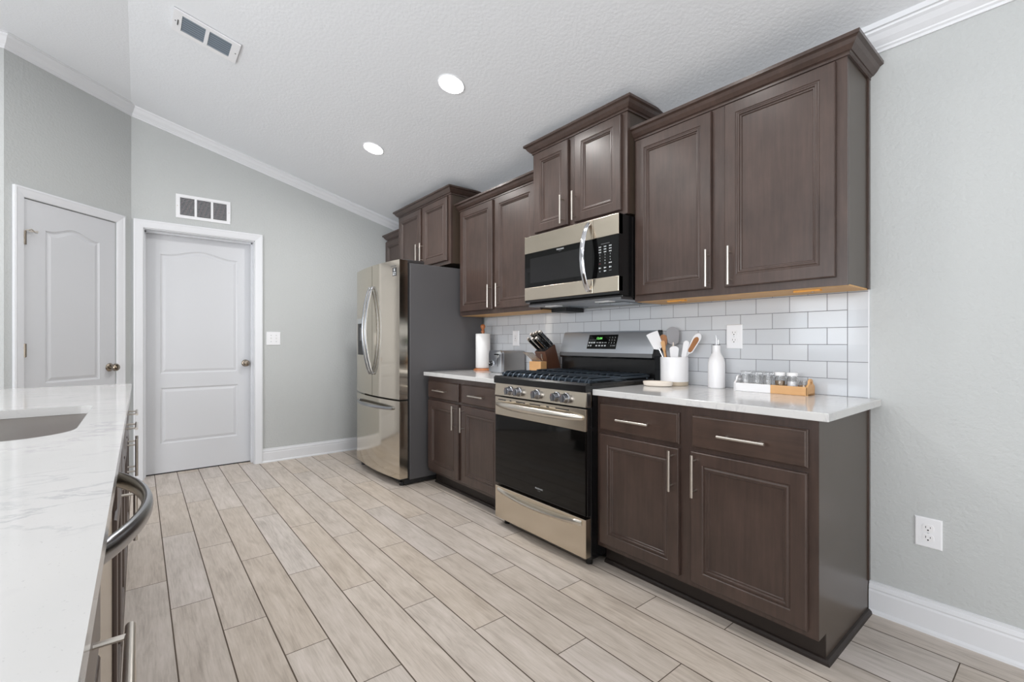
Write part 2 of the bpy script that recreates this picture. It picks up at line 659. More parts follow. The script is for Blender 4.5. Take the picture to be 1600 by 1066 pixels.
# baseboards
BB = [(0, 0), (.022, 0), (.021, .010), (.014, .018), (.014, .092), (.011, .100), (.013, .106), (.010, .118), (.006, .122), (.006, .131), (0, .133)]
bm = B()
sweep(bm, [(4.47, 0, 0), (0.003, 0, 0)], BB)
struct(link('baseboard_right', bm, M['white']), 'white baseboard right of the base cabinet')
bm = B()
sweep(bm, [(XB, -0.01, 0), (XB, YF + 0.977, 0)], BB)
struct(link('baseboard_back', bm, M['white']), 'white baseboard between the right door and the refrigerator')
bm = B()
sweep(bm, [(-3.66, -3.17, 0), (-3.66, -6.27, 0)], BB)
struct(link('baseboard_left', bm, M['white']), 'white baseboard at the far left')

# door casings (local frame facing -y)
CS = [(0, 0), (0, .018), (.010, .020), (.018, .017), (.030, .015), (.045, .012), (.058, .009), (.064, .006), (.064, 0)]


def casing(name, a, b, zt, loc, rz, lab):
    bm = B()
    pr = [(s, o) for s, o in CS]
    # travel up the left leg: left of travel is -x => outward side is positive
    sweep_wall(bm, [(a, 0), (a, zt), (b, zt), (b, 0)], [(.064 - s, o) for s, o in pr][::-1])
    o = link(name, bm, M['white'])
    o.location = loc
    o.rotation_euler = (0, 0, rz)
    return struct(o, lab)


casing('trim_3', D2A - .007, D2B + .007, D2Z + .007, (XB, YF, 0), PI / 2, 'white casing round the right door')
casing('trim_4', P0 - .006, P1 + .006, 2.111, (-3.66, -3.15, 0), math.radians(135), 'white casing round the left door')


def arch_loop(x0, x1, z0, z1, rise, d, n=22):
    """rectangle with an arched (ogee) top, inset by d, counter-clockwise seen from -y"""
    pts = [(x0 + d, z0 + d), (x1 - d, z0 + d)]
    for i in range(n + 1):
        t = i / n
        x = (x1 - d) + ((x0 + d) - (x1 - d)) * t
        s = abs(2 * t - 1)
        q = max(0.0, 1 - s / 0.86)
        h = rise * (q * q * (3 - 2 * q)) if rise else 0.0
        pts.append((x, z1 - d + h))
    return pts


def panel_door(parent, Wd, H, panels, th=0.035):
    """slab from x=0..Wd, z=.008..H, front y=0"""
    bm = B()
    z0 = 0.010
    outer = [bm.verts.new(p) for p in ((0, 0, z0), (Wd, 0, z0), (Wd, 0, H), (0, 0, H))]
    edges = [bm.edges.new((outer[i], outer[(i + 1) % 4])) for i in range(4)]
    for (x0, x1, za, zb, rise) in panels:
        rg = [(0, 0), (.004, .0045), (.012, .008), (.016, .008), (.030, .0035), (.036, .0015)]
        rows = [[(x, y, z) for x, z in arch_loop(x0, x1, za, zb, rise, d)] for d, y in rg]
        R = loops(bm, rows, True, False, True)
        n = len(R[0])
        for i in range(n):
            e = bm.edges.get((R[0][i], R[0][(i + 1) % n]))
            edges.append(e)
    bmesh.ops.triangle_fill(bm, use_beauty=True, use_dissolve=False, edges=edges, normal=(0, -1, 0))
    back = [bm.verts.new((v.co.x, th, v.co.z)) for v in outer]
    for i in range(4):
        j = (i + 1) % 4
        bm.faces.new((outer[j], outer[i], back[i], back[j]))
    bm.faces.new(back)
    return link('door_slab', bm, M['doorwhite'], parent)


def door_knob(parent, x, z):
    bm = B()
    lathe(bm, [(.0, 0), (.032, 0), (.033, -.004), (.028, -.010), (.012, -.014), (.011, -.034), (.020, -.040), (.029, -.050), (.030, -.060),
               (.024, -.070), (.012, -.074), (0, -.075)], (x, 0, z), 28, False, 'y')
    return link('door_knob', bm, M['knobn'], parent, True)


# right door (recessed in its frame)
bm = B()
d2 = thing('door_2', 'white two-panel arch-top door below the wall vent', 'door', (XB - .128, YF + D2A, 0), PI / 2)
d2['kind'] = 'structure'
panel_door(d2, D2B - D2A, D2Z, [(.112, .707, .879, 1.928, .050), (.112, .707, .264, .754, 0)])
door_knob(d2, .770, .955)
bm = B()
box(bm, -.004, 0.0, -.128, .012, 0, D2Z + .004)
box(bm, D2B - D2A, D2B - D2A + .004, -.128, .012, 0, D2Z + .004)
box(bm, -.004, D2B - D2A + .004, -.128, .012, D2Z, D2Z + .004)
box(bm, 0, .012, -.045, -.004, 0, D2Z)
box(bm, D2B - D2A - .012, D2B - D2A, -.045, -.004, 0, D2Z)
box(bm, 0, D2B - D2A, -.045, -.004, D2Z - .012, D2Z)
link('door_jamb', bm, M['white'], d2)
link('threshold_gap', box(B(), 0, D2B - D2A, .002, .03, 0, .010), M['slot'], d2)

# left door on the diagonal wall
o = Vector((-3.66, -3.15, 0)) + Vector((-math.sqrt(.5), math.sqrt(.5), 0)) * P0 - Vector((math.sqrt(.5), math.sqrt(.5), 0)) * 0.004
d1 = thing('door_1', 'white narrow arch-top door on the diagonal wall behind the island', 'door', o, math.radians(135))
d1['kind'] = 'structure'
panel_door(d1, P1 - P0, 2.104, [(.128, .506, .873, 1.922, .045), (.128, .506, .264, .754, 0)])
door_knob(d1, .585, .958)
for z in (1.845, 1.10, .25):
    bm = B()
    tube(bm, [(-.004, -.010, z - .045), (-.004, -.010, z + .045)], .007, 12)
    for k in (-.015, .015):
        tube(bm, [(-.004, -.010, z + k - .0005), (-.004, -.010, z + k + .0005)], .0075, 12)
    box(bm, -.004, .012, -.004, 0.0, z - .044, z + .044)
    link('hinge', bm, M['knobn'], d1, True)
bm = B()
tube(bm, [(-.004, -.012, 1.893), (.020, -.030, 1.905), (.035, -.034, 1.892), (.060, -.018, 1.900), (.075, -.006, 1.893)], .004, 8)
tube(bm, [(.018, -.012, 1.893), (.052, -.040, 1.893)], .006, 8)
link('hinge_stop', bm, M['nickel'], d1, True)
link('door_jamb', box(B(), -.004, P1 - P0 + .004, .036, .12, 0, 2.108), M['slot'], d1)


# ------------------------------------------------------------------ vents, switch, outlets
def grille(parent, W_, H_, cols, cw, mat_back, slats, tilt=0.0):
    fr = 0.004
    m = (W_ - cols * cw) / (cols + 1)
    return m


t = thing('return_air_vent', 'white wall vent with three louvered sections above the door', 'vent', (XB, -2.0185, 2.34), PI / 2)
Wv, Hv = .412, .206
bm = B()
fw, gp = .030, .018
cw = (Wv - 2 * fw - 2 * gp) / 3
box(bm, -Wv / 2, Wv / 2, -.008, 0, Hv / 2 - .026, Hv / 2, .002)
box(bm, -Wv / 2, Wv / 2, -.008, 0, -Hv / 2, -Hv / 2 + .026, .002)
for i in range(4):
    xa = -Wv / 2 if i == 0 else -Wv / 2 + fw + i * cw + (i - 1) * gp
    wd = fw if i in (0, 3) else gp
    box(bm, xa, xa + wd, -.008, 0, -Hv / 2 + .0262, Hv / 2 - .0262)
link('frame', bm, M['plastic'], t)
link('backing', box(B(), -Wv / 2 + .031, Wv / 2 - .031, -.001, -.0002, -Hv / 2 + .0265, Hv / 2 - .0265), M['slot'], t)
for i in range(3):
    x0 = -Wv / 2 + fw + i * (cw + gp)
    bm = B()
    ns = 13
    for k in range(ns):
        z = -Hv / 2 + .030 + k * (Hv - .060) / (ns - 1)
        prism(bm, [(-.0078, z - .0025), (-.0072, z - .0035), (-.001, z + .0002), (-.0015, z + .0012)], x0, x0 + cw, 'x')
    link('louver_panel', bm, M['plastic'], t)
for sx in (-1, 1):
    link('screw', lathe(B(), [(0, 0), (.004, 0), (.004, .0015), (0, .0015)], (sx * (Wv / 2 - .012), -.0095, 0), 10, False, 'y'), M['nickel'], t)

# ceiling register on the slope
ang = math.atan(SL)
yc_ = -2.152
t = thing('ceiling_vent', 'white ceiling register with two banks of blue-grey louvers', 'vent', (-2.700, yc_, zc(yc_) - .001), 0, rot=(PI + 0, 0, 0))
t.rotation_euler = (-ang, 0, 0)
# local: x world x, y along the slope, faces -z
Lx, Ly = .225, .345
bm = B()
gx, gy = .158, .118
box(bm, -Lx / 2, Lx / 2, -Ly / 2, Ly / 2, -.003, 0.0)
link('backing_plate', bm, M['plastic'], t)
bm = B()
for (a, b, c, d) in ((-Lx / 2, -gx / 2, -Ly / 2, Ly / 2), (gx / 2, Lx / 2, -Ly / 2, Ly / 2), (-gx / 2, gx / 2, -Ly / 2, -.010 - gy), (-gx / 2, gx / 2, -.010, .010), (-gx / 2, gx / 2, .010 + gy, Ly / 2)):
    box(bm, a, b, c, d, -.010, -.001)
link('frame', bm, M['plastic'], t)
for s in (-1, 1):
    ya, yb = (.010, .010 + gy) if s > 0 else (-.010 - gy, -.010)
    link('duct_opening', box(B(), -gx / 2, gx / 2, ya, yb, -.004, -.003), M['slot'], t)
    bm = B()
    for k in range(7):
        x = -gx / 2 + .012 + k * (gx - .024) / 6
        prism(bm, [(x + .0045, -.0045), (x - .0035, -.0105), (x - .0045, -.0095), (x + .0035, -.0035)], ya, yb, 'y')
    link('louver_bank', bm, M['bluegrey'], t)
bm = B()
box(bm, -.03, .02, -.148, -.144, -.014, -.010)
link('damper_lever', bm, M['slot'], t)
for sy in (-1, 1):
    link('screw', lathe(B(), [(0, 0), (.004, 0), (.004, .0015), (0, .0015)], (0, sy * .158, -.0115), 10, False), M['legendd'], t)


def plate(name, label, cat, loc, rz, W_, H_, kind):
    t = thing(name, label, cat, loc, rz)
    bm = B()
    rings(bm, -W_ / 2, W_ / 2, -H_ / 2, H_ / 2, [(0, 0), (0, -.003), (.004, -.0065)])
    link('cover_plate', bm, M['plastic'], t)
    if kind == 'duplex':
        for s in (1, -1):
            bm = B()
            zc_ = s * .0195
            pts = []
            for k in range(28):
                a = 2 * PI * k / 28
                pts.append((max(-.0172, min(.0172, .0185 * math.cos(a))), zc_ + max(-.0145, min(.0145, .0185 * math.sin(a)))))
            prism(bm, pts, -.0085, -.006, 'y')
            rc = link('receptacle', bm, M['ceramic'], t)
            bm = B()
            box(bm, -.0078, -.0058, -.0088, -.0086, zc_ - .001, zc_ + .007)
            box(bm, .0058, .0078, -.0088, -.0086, zc_ - .000, zc_ + .006)
            lathe(bm, [(0, 0), (.0028, 0), (.0028, -.0004), (0, -.0004)], (0, -.0085, zc_ - .008), 12, False, 'y')
            link('slots', bm, M['slot'], rc)
        link('screw', lathe(B(), [(0, 0), (.003, 0), (.003, -.001), (0, -.001)], (0, -.0065, 0), 10, False, 'y'), M['legend'], t)
    elif kind == 'decora':
        bm = B()
        box(bm, -.017, .017, -.009, -.006, -.033, .033, .001)
        rc = link('receptacle', bm, M['ceramic'], t)
        bm = B()
        box(bm, -.003, .003, -.0095, -.009, -.004, .004)
        for zz in (-.018, .018):
            box(bm, -.007, -.0055, -.0093, -.009, zz - .004, zz + .004)
            box(bm, .0055, .007, -.0093, -.009, zz - .004, zz + .004)
        link('buttons', bm, M['legendd'], rc)
    else:
        for sx in (-1, 1):
            bm = B()
            box(bm, sx * .023 - .005, sx * .023 + .005, -.009, -.006, -.012, .012, .001)
            prism(bm, [(-.006, -.004), (-.016, .004), (-.018, .008), (-.010, .008), (-.006, .004)], sx * .023 - .0035, sx * .023 + .0035, 'x')
            link('toggle', bm, M['legend'] if False else M['ceramic'], t)
            for sz in (-1, 1):
                link('screw', lathe(B(), [(0, 0), (.003, 0), (.003, -.001), (0, -.001)], (sx * .023, -.0065, sz * .03), 10, False, 'y'), M['legendd'], t)
    return t


plate('light_switch', 'white double toggle switch plate right of the door', 'light switch', (XB, -1.448, 1.191), PI / 2, .125, .128, 'toggle')
plate('wall_outlet', 'white duplex outlet low on the bare wall above the baseboard', 'outlet', (.1905, 0, .396), 0, .082, .118, 'duplex')
plate('wall_outlet', 'white duplex outlet on the tile above the white bottle', 'outlet', (-.564, -.007, 1.184), 0, .082, .128, 'duplex')
plate('wall_outlet', 'white outlet on the tile behind the toaster', 'outlet', (-2.347, -.007, 1.187), 0, .082, .128, 'decora')

# ------------------------------------------------------------------ recessed lights and added fill lamps
LBL = {-1.785: 'round recessed ceiling light nearer the camera, above the microwave',
       -2.955: 'round recessed ceiling light farther away, toward the refrigerator'}
for x in (-1.785, -2.955, -0.615, 0.56):  # nearest position is an unseen lamp, added for its light
    y = -0.992
    z = zc(y)
    if x in LBL:
        t = thing('ceiling_light', LBL[x], 'ceiling light', (x, y, z), 0, 'recessed ceiling lights')
        t.rotation_euler = (-ang, 0, 0)
        bm = B()
        lathe(bm, [(.075, -.004), (.077, -.006), (.080, -.006), (.083, 0), (.075, 0)], (0, 0, 0), 40, False)
        link('trim_ring', bm, M['white'], t, True)
        link('lens', lathe(B(), [(0, -.016), (.035, -.0145), (.062, -.010), (.0755, -.004), (.0755, 0), (0, 0)], (0, 0, 0), 40, False), M['lens'], t, True)
    area('recessed_and_fill_light', (x, y, z - .02), (-ang, 0, 0), .14, .14, {-2.955: 17, -1.785: 13, -.615: 5}.get(x, 1), (1.0, .975, .95), math.radians(170), 'DISK')
for x, y in ((-2.4, -3.6), (-2.05, -2.35), (-.6, -3.6), (1.2, -3.6), (2.6, -1.6), (2.8, -4.6), (.2, -5.2)):  # unseen ceiling lamps, added as fill to even out the brightness
    area('recessed_and_fill_light', (x, y, zc(y) - .02), (0, 0, 0), .14, .14, (12 if x < -2.1 else 6 if x < -2 else 2), (1.0, .98, .95), math.radians(175), 'DISK')

# ------------------------------------------------------------------ cabinets
YB = -0.601
YU = -0.285


def base_cabinet(label, X, Yback, rz, Wd, doors, drawers, depth=.601, end_right=False, mat_side=None, handles=True, group=None, cat='cabinet'):
    """local x centred, back at y=0, faces -y"""
    t = thing('base_cabinet', label, cat, (X, Yback, 0), rz, group)
    h = Wd / 2
    f = -depth
    bm = B()
    box(bm, -h + .001, h - (.020 if end_right else .001), f + .0201, -.002, .106, .8835)
    box(bm, -h + .001, h - (.020 if end_right else .001), f + .0765, -.002, .0, .106)
    link('carcass', bm, M['lam'], t)
    # face frame
    bm = B()
    xs = sorted([d[0] for d in doors] + [d[1] for d in doors])
    for za_, zb_ in ((.1055, .140), (.842, .8835), (.680, .722)):
        box(bm, -h + .002, h - .002, f + .0004, f + .0198, za_, zb_)
    box(bm, -h, xs[0] + .012, f, f + .02, .105, .884)
    box(bm, xs[-1] - .012, h, f, f + .02, .105, .884)
    if len(doors) > 1:
        box(bm, xs[1] - .012, xs[2] + .012, f, f + .02, .105, .884)
    box(bm, -h + .01, h - .01, f + .015, f + .0192, .12, .87)
    link('face_frame', bm, M['cab'], t)
    bm = B()
    box(bm, -h, h, f + .068, f + .0735, 0, .1045)
    tk = link('toe_kick', bm, M['toe'], t)
    if not end_right:
        sweep(bm := B(), [(h, f + .068, 0), (-h, f + .068, 0)], [(0, 0), (.016, 0), (.014, .010), (.008, .016), (0, .018)])
        link('shoe_moulding', bm, M['toe'], tk)
    for (x0, x1, hx) in doors:
        d = link('door', door_face(B(), x0, x1, .131, .690, f), M['cab'], t)
        bar_handle(d, hx, .5925, f - .02)
    for (x0, x1, pull) in drawers:
        d = link('drawer', drawer_face(B(), x0, x1, .708, .846, f), M['cabh'], t)
        if pull:
            bar_handle(d, (x0 + x1) / 2, .776, f - .02, False)
    return t


cx = -.4925
tR = base_cabinet('wide dark base cabinet at the right end, under the white bottle and jar tray', cx, 0, 0, .985,
                  [(-.962 - cx, -.521 - cx, -.546 - cx), (-.466 - cx, -.030 - cx, -.440 - cx)],
                  [(-.962 - cx, -.521 - cx, True), (-.463 - cx, -.028 - cx, True)], end_right=True)
bm = B()
hh = .4925
prism(bm, [(-.599, .105), (-.599, .8838), (0, .884), (0, 0), (-.527, 0), (-.527, .105)], hh - .018, hh + .001, 'x')
link('end_panel', bm, M['lam'], tR)
bm = B()
box(bm, hh, hh + .006, -.020, -.0005, .135, .884)
link('scribe_strip', bm, M['cab'], tR)
bm = B()
sweep(bm, [(hh + .001, -.024, 0), (hh + .001, -.533, 0), (-hh, -.533, 0)], [(0, 0), (.017, 0), (.015, .010), (.008, .017), (0, .019)])
link('shoe_moulding', bm, M['toe'], tR)

cx = -2.2545
base_cabinet('dark base cabinet between the refrigerator and the gas range', cx, 0, 0, .990,
             [(-2.737 - cx, -2.288 - cx, -2.316 - cx), (-2.243 - cx, -1.793 - cx, -2.205 - cx)],
             [(-2.737 - cx, -2.288 - cx, True), (-2.243 - cx, -1.793 - cx, True)])


def wall_cabinet(label, x0, x1, yf, z0, z1, doors, crown, dz0, dz1, hz, under=True, side_r=True, cr=None, strip=False, s=.056):
    """world x range; doors = (x0,x1,handle x or None)"""
    X = (x0 + x1) / 2
    t = thing('wall_cabinet', label, 'cabinet', (X, 0, z0))
    h = (x1 - x0) / 2
    H = z1 - z0
    bm = B()
    box(bm, -h + .0005, h - .0005, yf + .0201, -.001, .0045, H - .0005)
    link('carcass', bm, M['lam'], t)
    bm = B()
    ds = sorted([d[0] for d in doors] + [d[1] for d in doors])
    box(bm, -h + .002, h - .002, yf + .0004, yf + .0198, .0004, dz0 - z0 + .015)
    box(bm, -h + .002, h - .002, yf + .0004, yf + .0198, dz1 - z0 - .015, H - .0004)
    box(bm, -h, ds[0] - X + .012, yf, yf + .02, 0, H)
    box(bm, ds[-1] - X - .012, h, yf, yf + .02, 0, H)
    if len(doors) > 1:
        box(bm, ds[1] - X - .012, ds[2] - X + .012, yf, yf + .02, 0, H)
    box(bm, -h + .01, h - .01, yf + .015, yf + .0192, .01, H - .01)
    if strip:
        box(bm, h, h + .006, -.022, 0, 0, H)
    link('face_frame', bm, M['cab'], t)
    if under:
        bm = B()
        box(bm, -h + .003, h - .001, yf + .018, -.010, -.002, .004)
        link('underside', bm, M['raw'], t)
        if under == 2:
            for cxx in (-.33, .28):
                c = link('cleat', box(B(), cxx, cxx + .10, yf + .06, yf + .085, -.010, -.002), M['rawo'], t)
                link('screw', lathe(B(), [(0, 0), (.005, 0), (.005, -.003), (0, -.003)], (cxx + .07, yf + .072, -.010), 10, False), M['steeld'], c)
    for (a, b, hx) in doors:
        d = link('door', door_face(B(), a - X, b - X, dz0 - z0, dz1 - z0, yf, s=s), M['cab'], t)
        if hx is not None:
            bar_handle(d, hx - X, hz - z0, yf - .02)
    # crown moulding round the top
    CP = [(0, 0), (.007, 0), (.007, .010), (.012, .014), (.016, .014), (.030, .030), (.038, .044), (.045, .048), (.050, .050), (.050, .064), (0, .064)]
    pth = [(p[0] - X, p[1], p[2] - z0) for p in crown]
    link('crown_moulding', sweep(B(), pth, CP), M['cab'], t)
    return t


zt = 2.284
wall_cabinet('large dark wall cabinet right of the microwave with two tall doors', -.983, .0, YU, 1.381, zt,
             [(-.968, -.539, -.547), (-.476, -.036, -.441)], [(.001, 0, zt - .004), (.001, YU, zt - .004), (-.983, YU, zt - .004), ],
             1.414, 2.272, 1.510, under=2, strip=True)
wall_cabinet('dark wall cabinet left of the microwave above the toaster', -2.770, -1.757, YU, 1.381, zt,
             [(-2.745, -2.288, -2.300), (-2.252, -1.790, -2.194)], [(-1.757, YU, zt - .004), (-2.770, YU, zt - .004), (-2.770, -.17, zt - .004)],
             1.414, 2.272, 1.515, under=1)
YM = -0.352
zm = 2.438
wall_cabinet('raised dark wall cabinet directly above the microwave', -1.755, -.985, YM, 1.868, zm,
             [(-1.727, -1.418, -1.449), (-1.362, -1.018, -1.348)], [(-.984, -.001, zm - .004), (-.984, YM, zm - .004), (-1.756, YM, zm - .004), (-1.756, -.001, zm - .004)],
             1.890, 2.425, 1.985, under=0)
YFC = -0.372
zf = 2.428
wall_cabinet('raised dark wall cabinet above the refrigerator', -3.772, -2.782, YFC, 1.832, zf,
             [(-3.748, -3.292, -3.318), (-3.250, -2.822, -3.236)], [(-2.781, -.001, zf - .004), (-2.781, YFC, zf - .004), (-3.773, YFC, zf - .004), (-3.773, -.001, zf - .004)],
             1.862, 2.415, 1.985, under=0)
wall_cabinet('narrow dark wall cabinet in the far corner beyond the refrigerator', -4.284, -3.776, YU, 1.381, zt,
             [(-4.262, -3.796, None)], [(-3.776, YU, zt - .004), (-4.230, YU, zt - .004), (-4.230, -.001, zt - .004)], 1.414, 2.272, 1.51, under=1)


# ------------------------------------------------------------------ countertops
def slab(name, label, x0, x1, y0, y1):
    bm = B()
    box(bm, x0, x1, y0, y1, .884, .914, .003, 2)
    return tag(link(name, bm, M['quartz'], smooth=False), label, 'countertop')


slab('countertop', 'white quartz countertop right of the range, holding the utensil crock', -.982, .044, -.648, -.0005)
slab('countertop', 'short white quartz countertop between refrigerator and range', -2.759, -1.754, -.648, -.0005)

# ------------------------------------------------------------------ refrigerator
fr = thing('refrigerator', 'tall stainless french-door refrigerator with ice dispenser', 'refrigerator', (-3.24, 0, 0))
bm = B()
box(bm, -.450, .452, -.755, -.03, .045, 1.795, .004)
link('case', bm, M['fside'], fr)
bm = B()
box(bm, -.44, .44, -.80, -.05, .012, .05)
for sx in (-.40, .40):
    for sy in (-.80, -.10):
        tube(bm, [(sx, sy, 0), (sx, sy, .03)], .022, 12)
link('base_feet', bm, M['gasket'], fr)


def arc_y(x):
    return -.846 - .040 * (1 - (x / .452) ** 2)


def fdoor(name, x0, x1, z0, z1):
    pts = []
    n = 14
    for i in range(n + 1):
        x = x0 + (x1 - x0) * i / n
        pts.append((x, arc_y(x)))
    pts += [(x1, -.775), (x0, -.775)]
    bm = B()
    prism(bm, pts, z0, z1, 'z', 0)
    return link(name, bm, M['fsteel'], fr, True)


dl = fdoor('left_door', -.452, -.003, .697, 1.815)
dr = fdoor('right_door', .003, .452, .697, 1.815)
fz = fdoor('freezer_drawer', -.452, .452, .062, .683)
link('gasket', box(B(), -.44, .44, -.776, -.754, .06, 1.80), M['gasket'], fr)
for nm, x in (('hinge_cover', .395), ('hinge_cover', -.395)):
    bm = B()
    box(bm, x - .05, x + .05, -.81, -.62, 1.796, 1.822, .006)
    link(nm, bm, M['steeld'], fr)


def bowed(parent, x, z0, z1, mat=M['chrome']):
    bm = B()
    pts = []
    n = 18
    yb = arc_y(x)
    for i in range(n + 1):
        t_ = i / n
        pts.append((x, yb - .012 - .060 * math.sin(PI * t_) ** .8, z0 + (z1 - z0) * t_))
    pts = [(x, yb + .002, z0 + .004)] + pts + [(x, yb + .002, z1 - .004)]
    tube(bm, pts, .0115, 12, 0.85)
    return link('handle', bm, mat, parent, True)


M['fhandle'] = Mat('handle_steel', rgb(158, 160, 164), 0.22, 1.0).m
bowed(dl, -.030, .885, 1.625, M['fhandle'])
bowed(dr, .030, .885, 1.625, M['fhandle'])
bm = B()
pts = []
for i in range(19):
    t_ = i / 18
    x = -.34 + .70 * t_
    pts.append((x, arc_y(x) - .012 - .042 * math.sin(PI * t_) ** .6, .620 - .0 * t_))
pts = [(-.335, arc_y(-.335), .620)] + pts + [(.355, arc_y(.355), .620)]
tube(bm, pts, .014, 12, .8)
link('handle', bm, M['fhandle'], fz, True)
# dispenser on the left door
bm = B()
xa, xb_ = -.395, -.185
ya = arc_y(-.29) + .004
prism(bm, [(xa, arc_y(xa) - .003), (xb_, arc_y(xb_) - .003), (xb_, -.80), (xa, -.80)], 1.04, 1.372, 'z')
dp = link('dispenser_recess', bm, M['gasket'], dl)
bm = B()
prism(bm, [(xa, arc_y(xa) - .008), (xb_, arc_y(xb_) - .008), (xb_, -.80), (xa, -.80)], 1.325, 1.372, 'z')
link('dispenser_panel', bm, M['chrome'], dp)
bm = B()
box(bm, -.31, -.27, arc_y(-.29) - .006, arc_y(-.29) + .004, 1.17, 1.29, .003)
link('dispenser_paddle', bm, M['steeld'], dp)
# badge and lettering on the right door
yb = arc_y(.385) - .0008
rzb = math.atan2(arc_y(.41) - arc_y(.36), .05)
text_mesh('SAMSUNG', .017, M['legendd'], dr, (.370, arc_y(.370) - .0012, 1.768), (PI / 2, 0, rzb), extrude=.0002)
bm = B()
box(bm, -.026, .026, -.001, 0, -.033, .033)
bd = link('badge', bm, M['legendk'], dr, False, (.385, yb, 1.722), (0, 0, rzb))
bm = B()
prism(bm, [(-.009, .004), (.009, .004), (.006, .026), (-.006, .026)], -.0016, -.001, 'y')
for k in range(3):
    box(bm, -.021 + k * .015, -.010 + k * .015, -.0016, -.001, -.012, -.004)
box(bm, -.021, .0, -.0016, -.001, -.027, -.017)
box(bm, .004, .020, -.0016, -.001, -.024, -.020)
link('badge_symbol', bm, M['legend'], bd)

# ------------------------------------------------------------------ gas range
XR = -1.3665
rg_ = thing('gas_range', 'stainless and black gas range with five front knobs', 'stove', (XR, 0, 0))
hw = .3785
bm = B()
box(bm, -hw, hw, -.650, -.012, .035, .900, .003)
for sx in (-.34, .34):
    for sy in (-.62, -.06):
        tube(bm, [(sx, sy, 0), (sx, sy, .04)], .018, 12)
link('body', bm, M['black'], rg_)
YR = -.690
# cooktop
bm = B()
prism(bm, [(-.695, .898), (-.697, .934), (-.685, .945), (-.660, .942), (-.640, .930), (-.10, .930), (-.10, .898)], -hw - .004, hw + .004, 'x')
ct = link('cooktop', bm, M['black'], rg_, True)
for sx in (-1, 1):
    bm = B()
    box(bm, sx * (hw + .004), sx * (hw - .018), -.665, -.10, .929, .943, .004)
    link('cooktop_edge', bm, M['black'], ct, True)
# control panel and knobs
bm = B()
prism(bm, [(-.640, .822), (YR - .002, .822), (YR + .006, .897), (-.640, .897)], -hw, hw, 'x')
cp = link('control_panel', bm, M['steel'], rg_)
for kx in (-1.593, -1.512, -1.353, -1.196, -1.125):
    x = kx - XR
    bm = B()
    lathe(bm, [(0, .004), (.028, .004), (.028, -.004), (.026, -.006)], (x, YR, .858), 28, False, 'y')
    lathe(bm, [(.026, -.006), (.0235, -.010), (.022, -.030), (.020, -.034), (0, -.034)], (x, YR, .858), 28, False, 'y')
    k = link('knob', bm, M['knobs'], rg_, True)
    bm = B()
    box(bm, x - .005, x + .005, YR - .044, YR - .030, .858 - .021, .858 + .021, .003)
    link('knob_grip', bm, M['steeld'], k)
    bm = B()
    box(bm, x - .001, x + .001, YR - .0445, YR - .0435, .858 + .008, .858 + .019)
    link('knob_pointer', bm, M['legendr'], k)
    bm = B()
    for a_ in range(7):
        a = math.radians(-40 + a_ * 30) + PI / 2 - math.radians(50)
        box(bm, x + .034 * math.cos(a) - .001, x + .034 * math.cos(a) + .001, YR - .0022, YR - .001, .858 + .034 * math.sin(a) - .001, .858 + .034 * math.sin(a) + .001)
    link('dial_marks', bm, M['legendd'], k)
# oven door
bm = B()
box(bm, -hw + .002, hw - .002, -.676, -.645, .262, .812, .002)
od = link('oven_door', bm, M['black'], rg_)
bm = B()
box(bm, -hw + .002, hw - .002, YR, -.676, .699, .812, .002)
tp = link('door_top_band', bm, M['steel'], od)
for a, b in ((-.345, -.270), (-.232, -.216), (-.172, -.090), (-.050, .040), (.090, .110), (.160, .262)):
    link('vent_slot', box(B(), a, b, YR - .0006, YR, .793, .799), M['slot'], tp)
bm = B()
rings(bm, -hw + .004, hw - .004, .268, .698, [(0, -.676), (0, YR + .001), (.002, YR)])
gl = link('oven_window', bm, M['bglass'], od)
text_mesh('FRIGIDAIRE', .0125, M['legend'], gl, (.030, YR - .0004, .322), FR)
text_mesh('GALLERY', .0065, M['legendd'], gl, (.030, YR - .0004, .310), FR)


def curved_handle(parent, half, z, y, sag, bow, r0, r1, mat):
    bm = B()
    pts, rr = [], []
    n = 20
    for i in range(n + 1):
        u = -1 + 2 * i / n
        pts.append((half * u, y - bow * (1 - abs(u) ** 2.6) - .004, z - sag * (1 - u * u)))
        rr.append(r0 + (r1 - r0) * (1 - abs(u) ** 4))
    pts = [(-half + .002, y + .004, z)] + pts + [(half - .002, y + .004, z)]
    rr = [r0] + rr + [r0]
    tube(bm, pts, rr, 14, 0.8, up=(0, 0, 1))
    return link('handle', bm, mat, parent, True)


M['rhandle'] = Mat('satin_handle_steel', rgb(214, 208, 198), 0.3, 1.0).m
h = curved_handle(tp, .352, .768, YR, .0, .042, .013, .0215, M['rhandle'])
# storage drawer
bm = B()
box(bm, -hw + .002, hw - .002, YR, -.645, .050, .250, .003)
sd = link('storage_drawer', bm, M['steel'], rg_)
bm = B()
n = 24
top, bot = [], []
rows = []
for i in range(n + 1):
    u = -1 + 2 * i / n
    x = .350 * u
    b = .026 * (1 - abs(u) ** 2.2)
    zz = .232 - .020 * (1 - u * u)
    rows.append([(x, YR + .002, zz + .010), (x, YR - b - .003, zz + .005), (x, YR - b - .006, zz - .003), (x, YR - b * .8 - .002, zz - .014), (x, YR + .002, zz - .024)])
loops(bm, rows, True, True, True)
link('handle', bm, M['rhandle'], sd, True)
# side trims seen at the right of the front
bm = B()
box(bm, hw - .0015, hw + .0025, YR + .006, -.655, .825, .895)
link('panel_side_trim', bm, M['steeld'], cp)
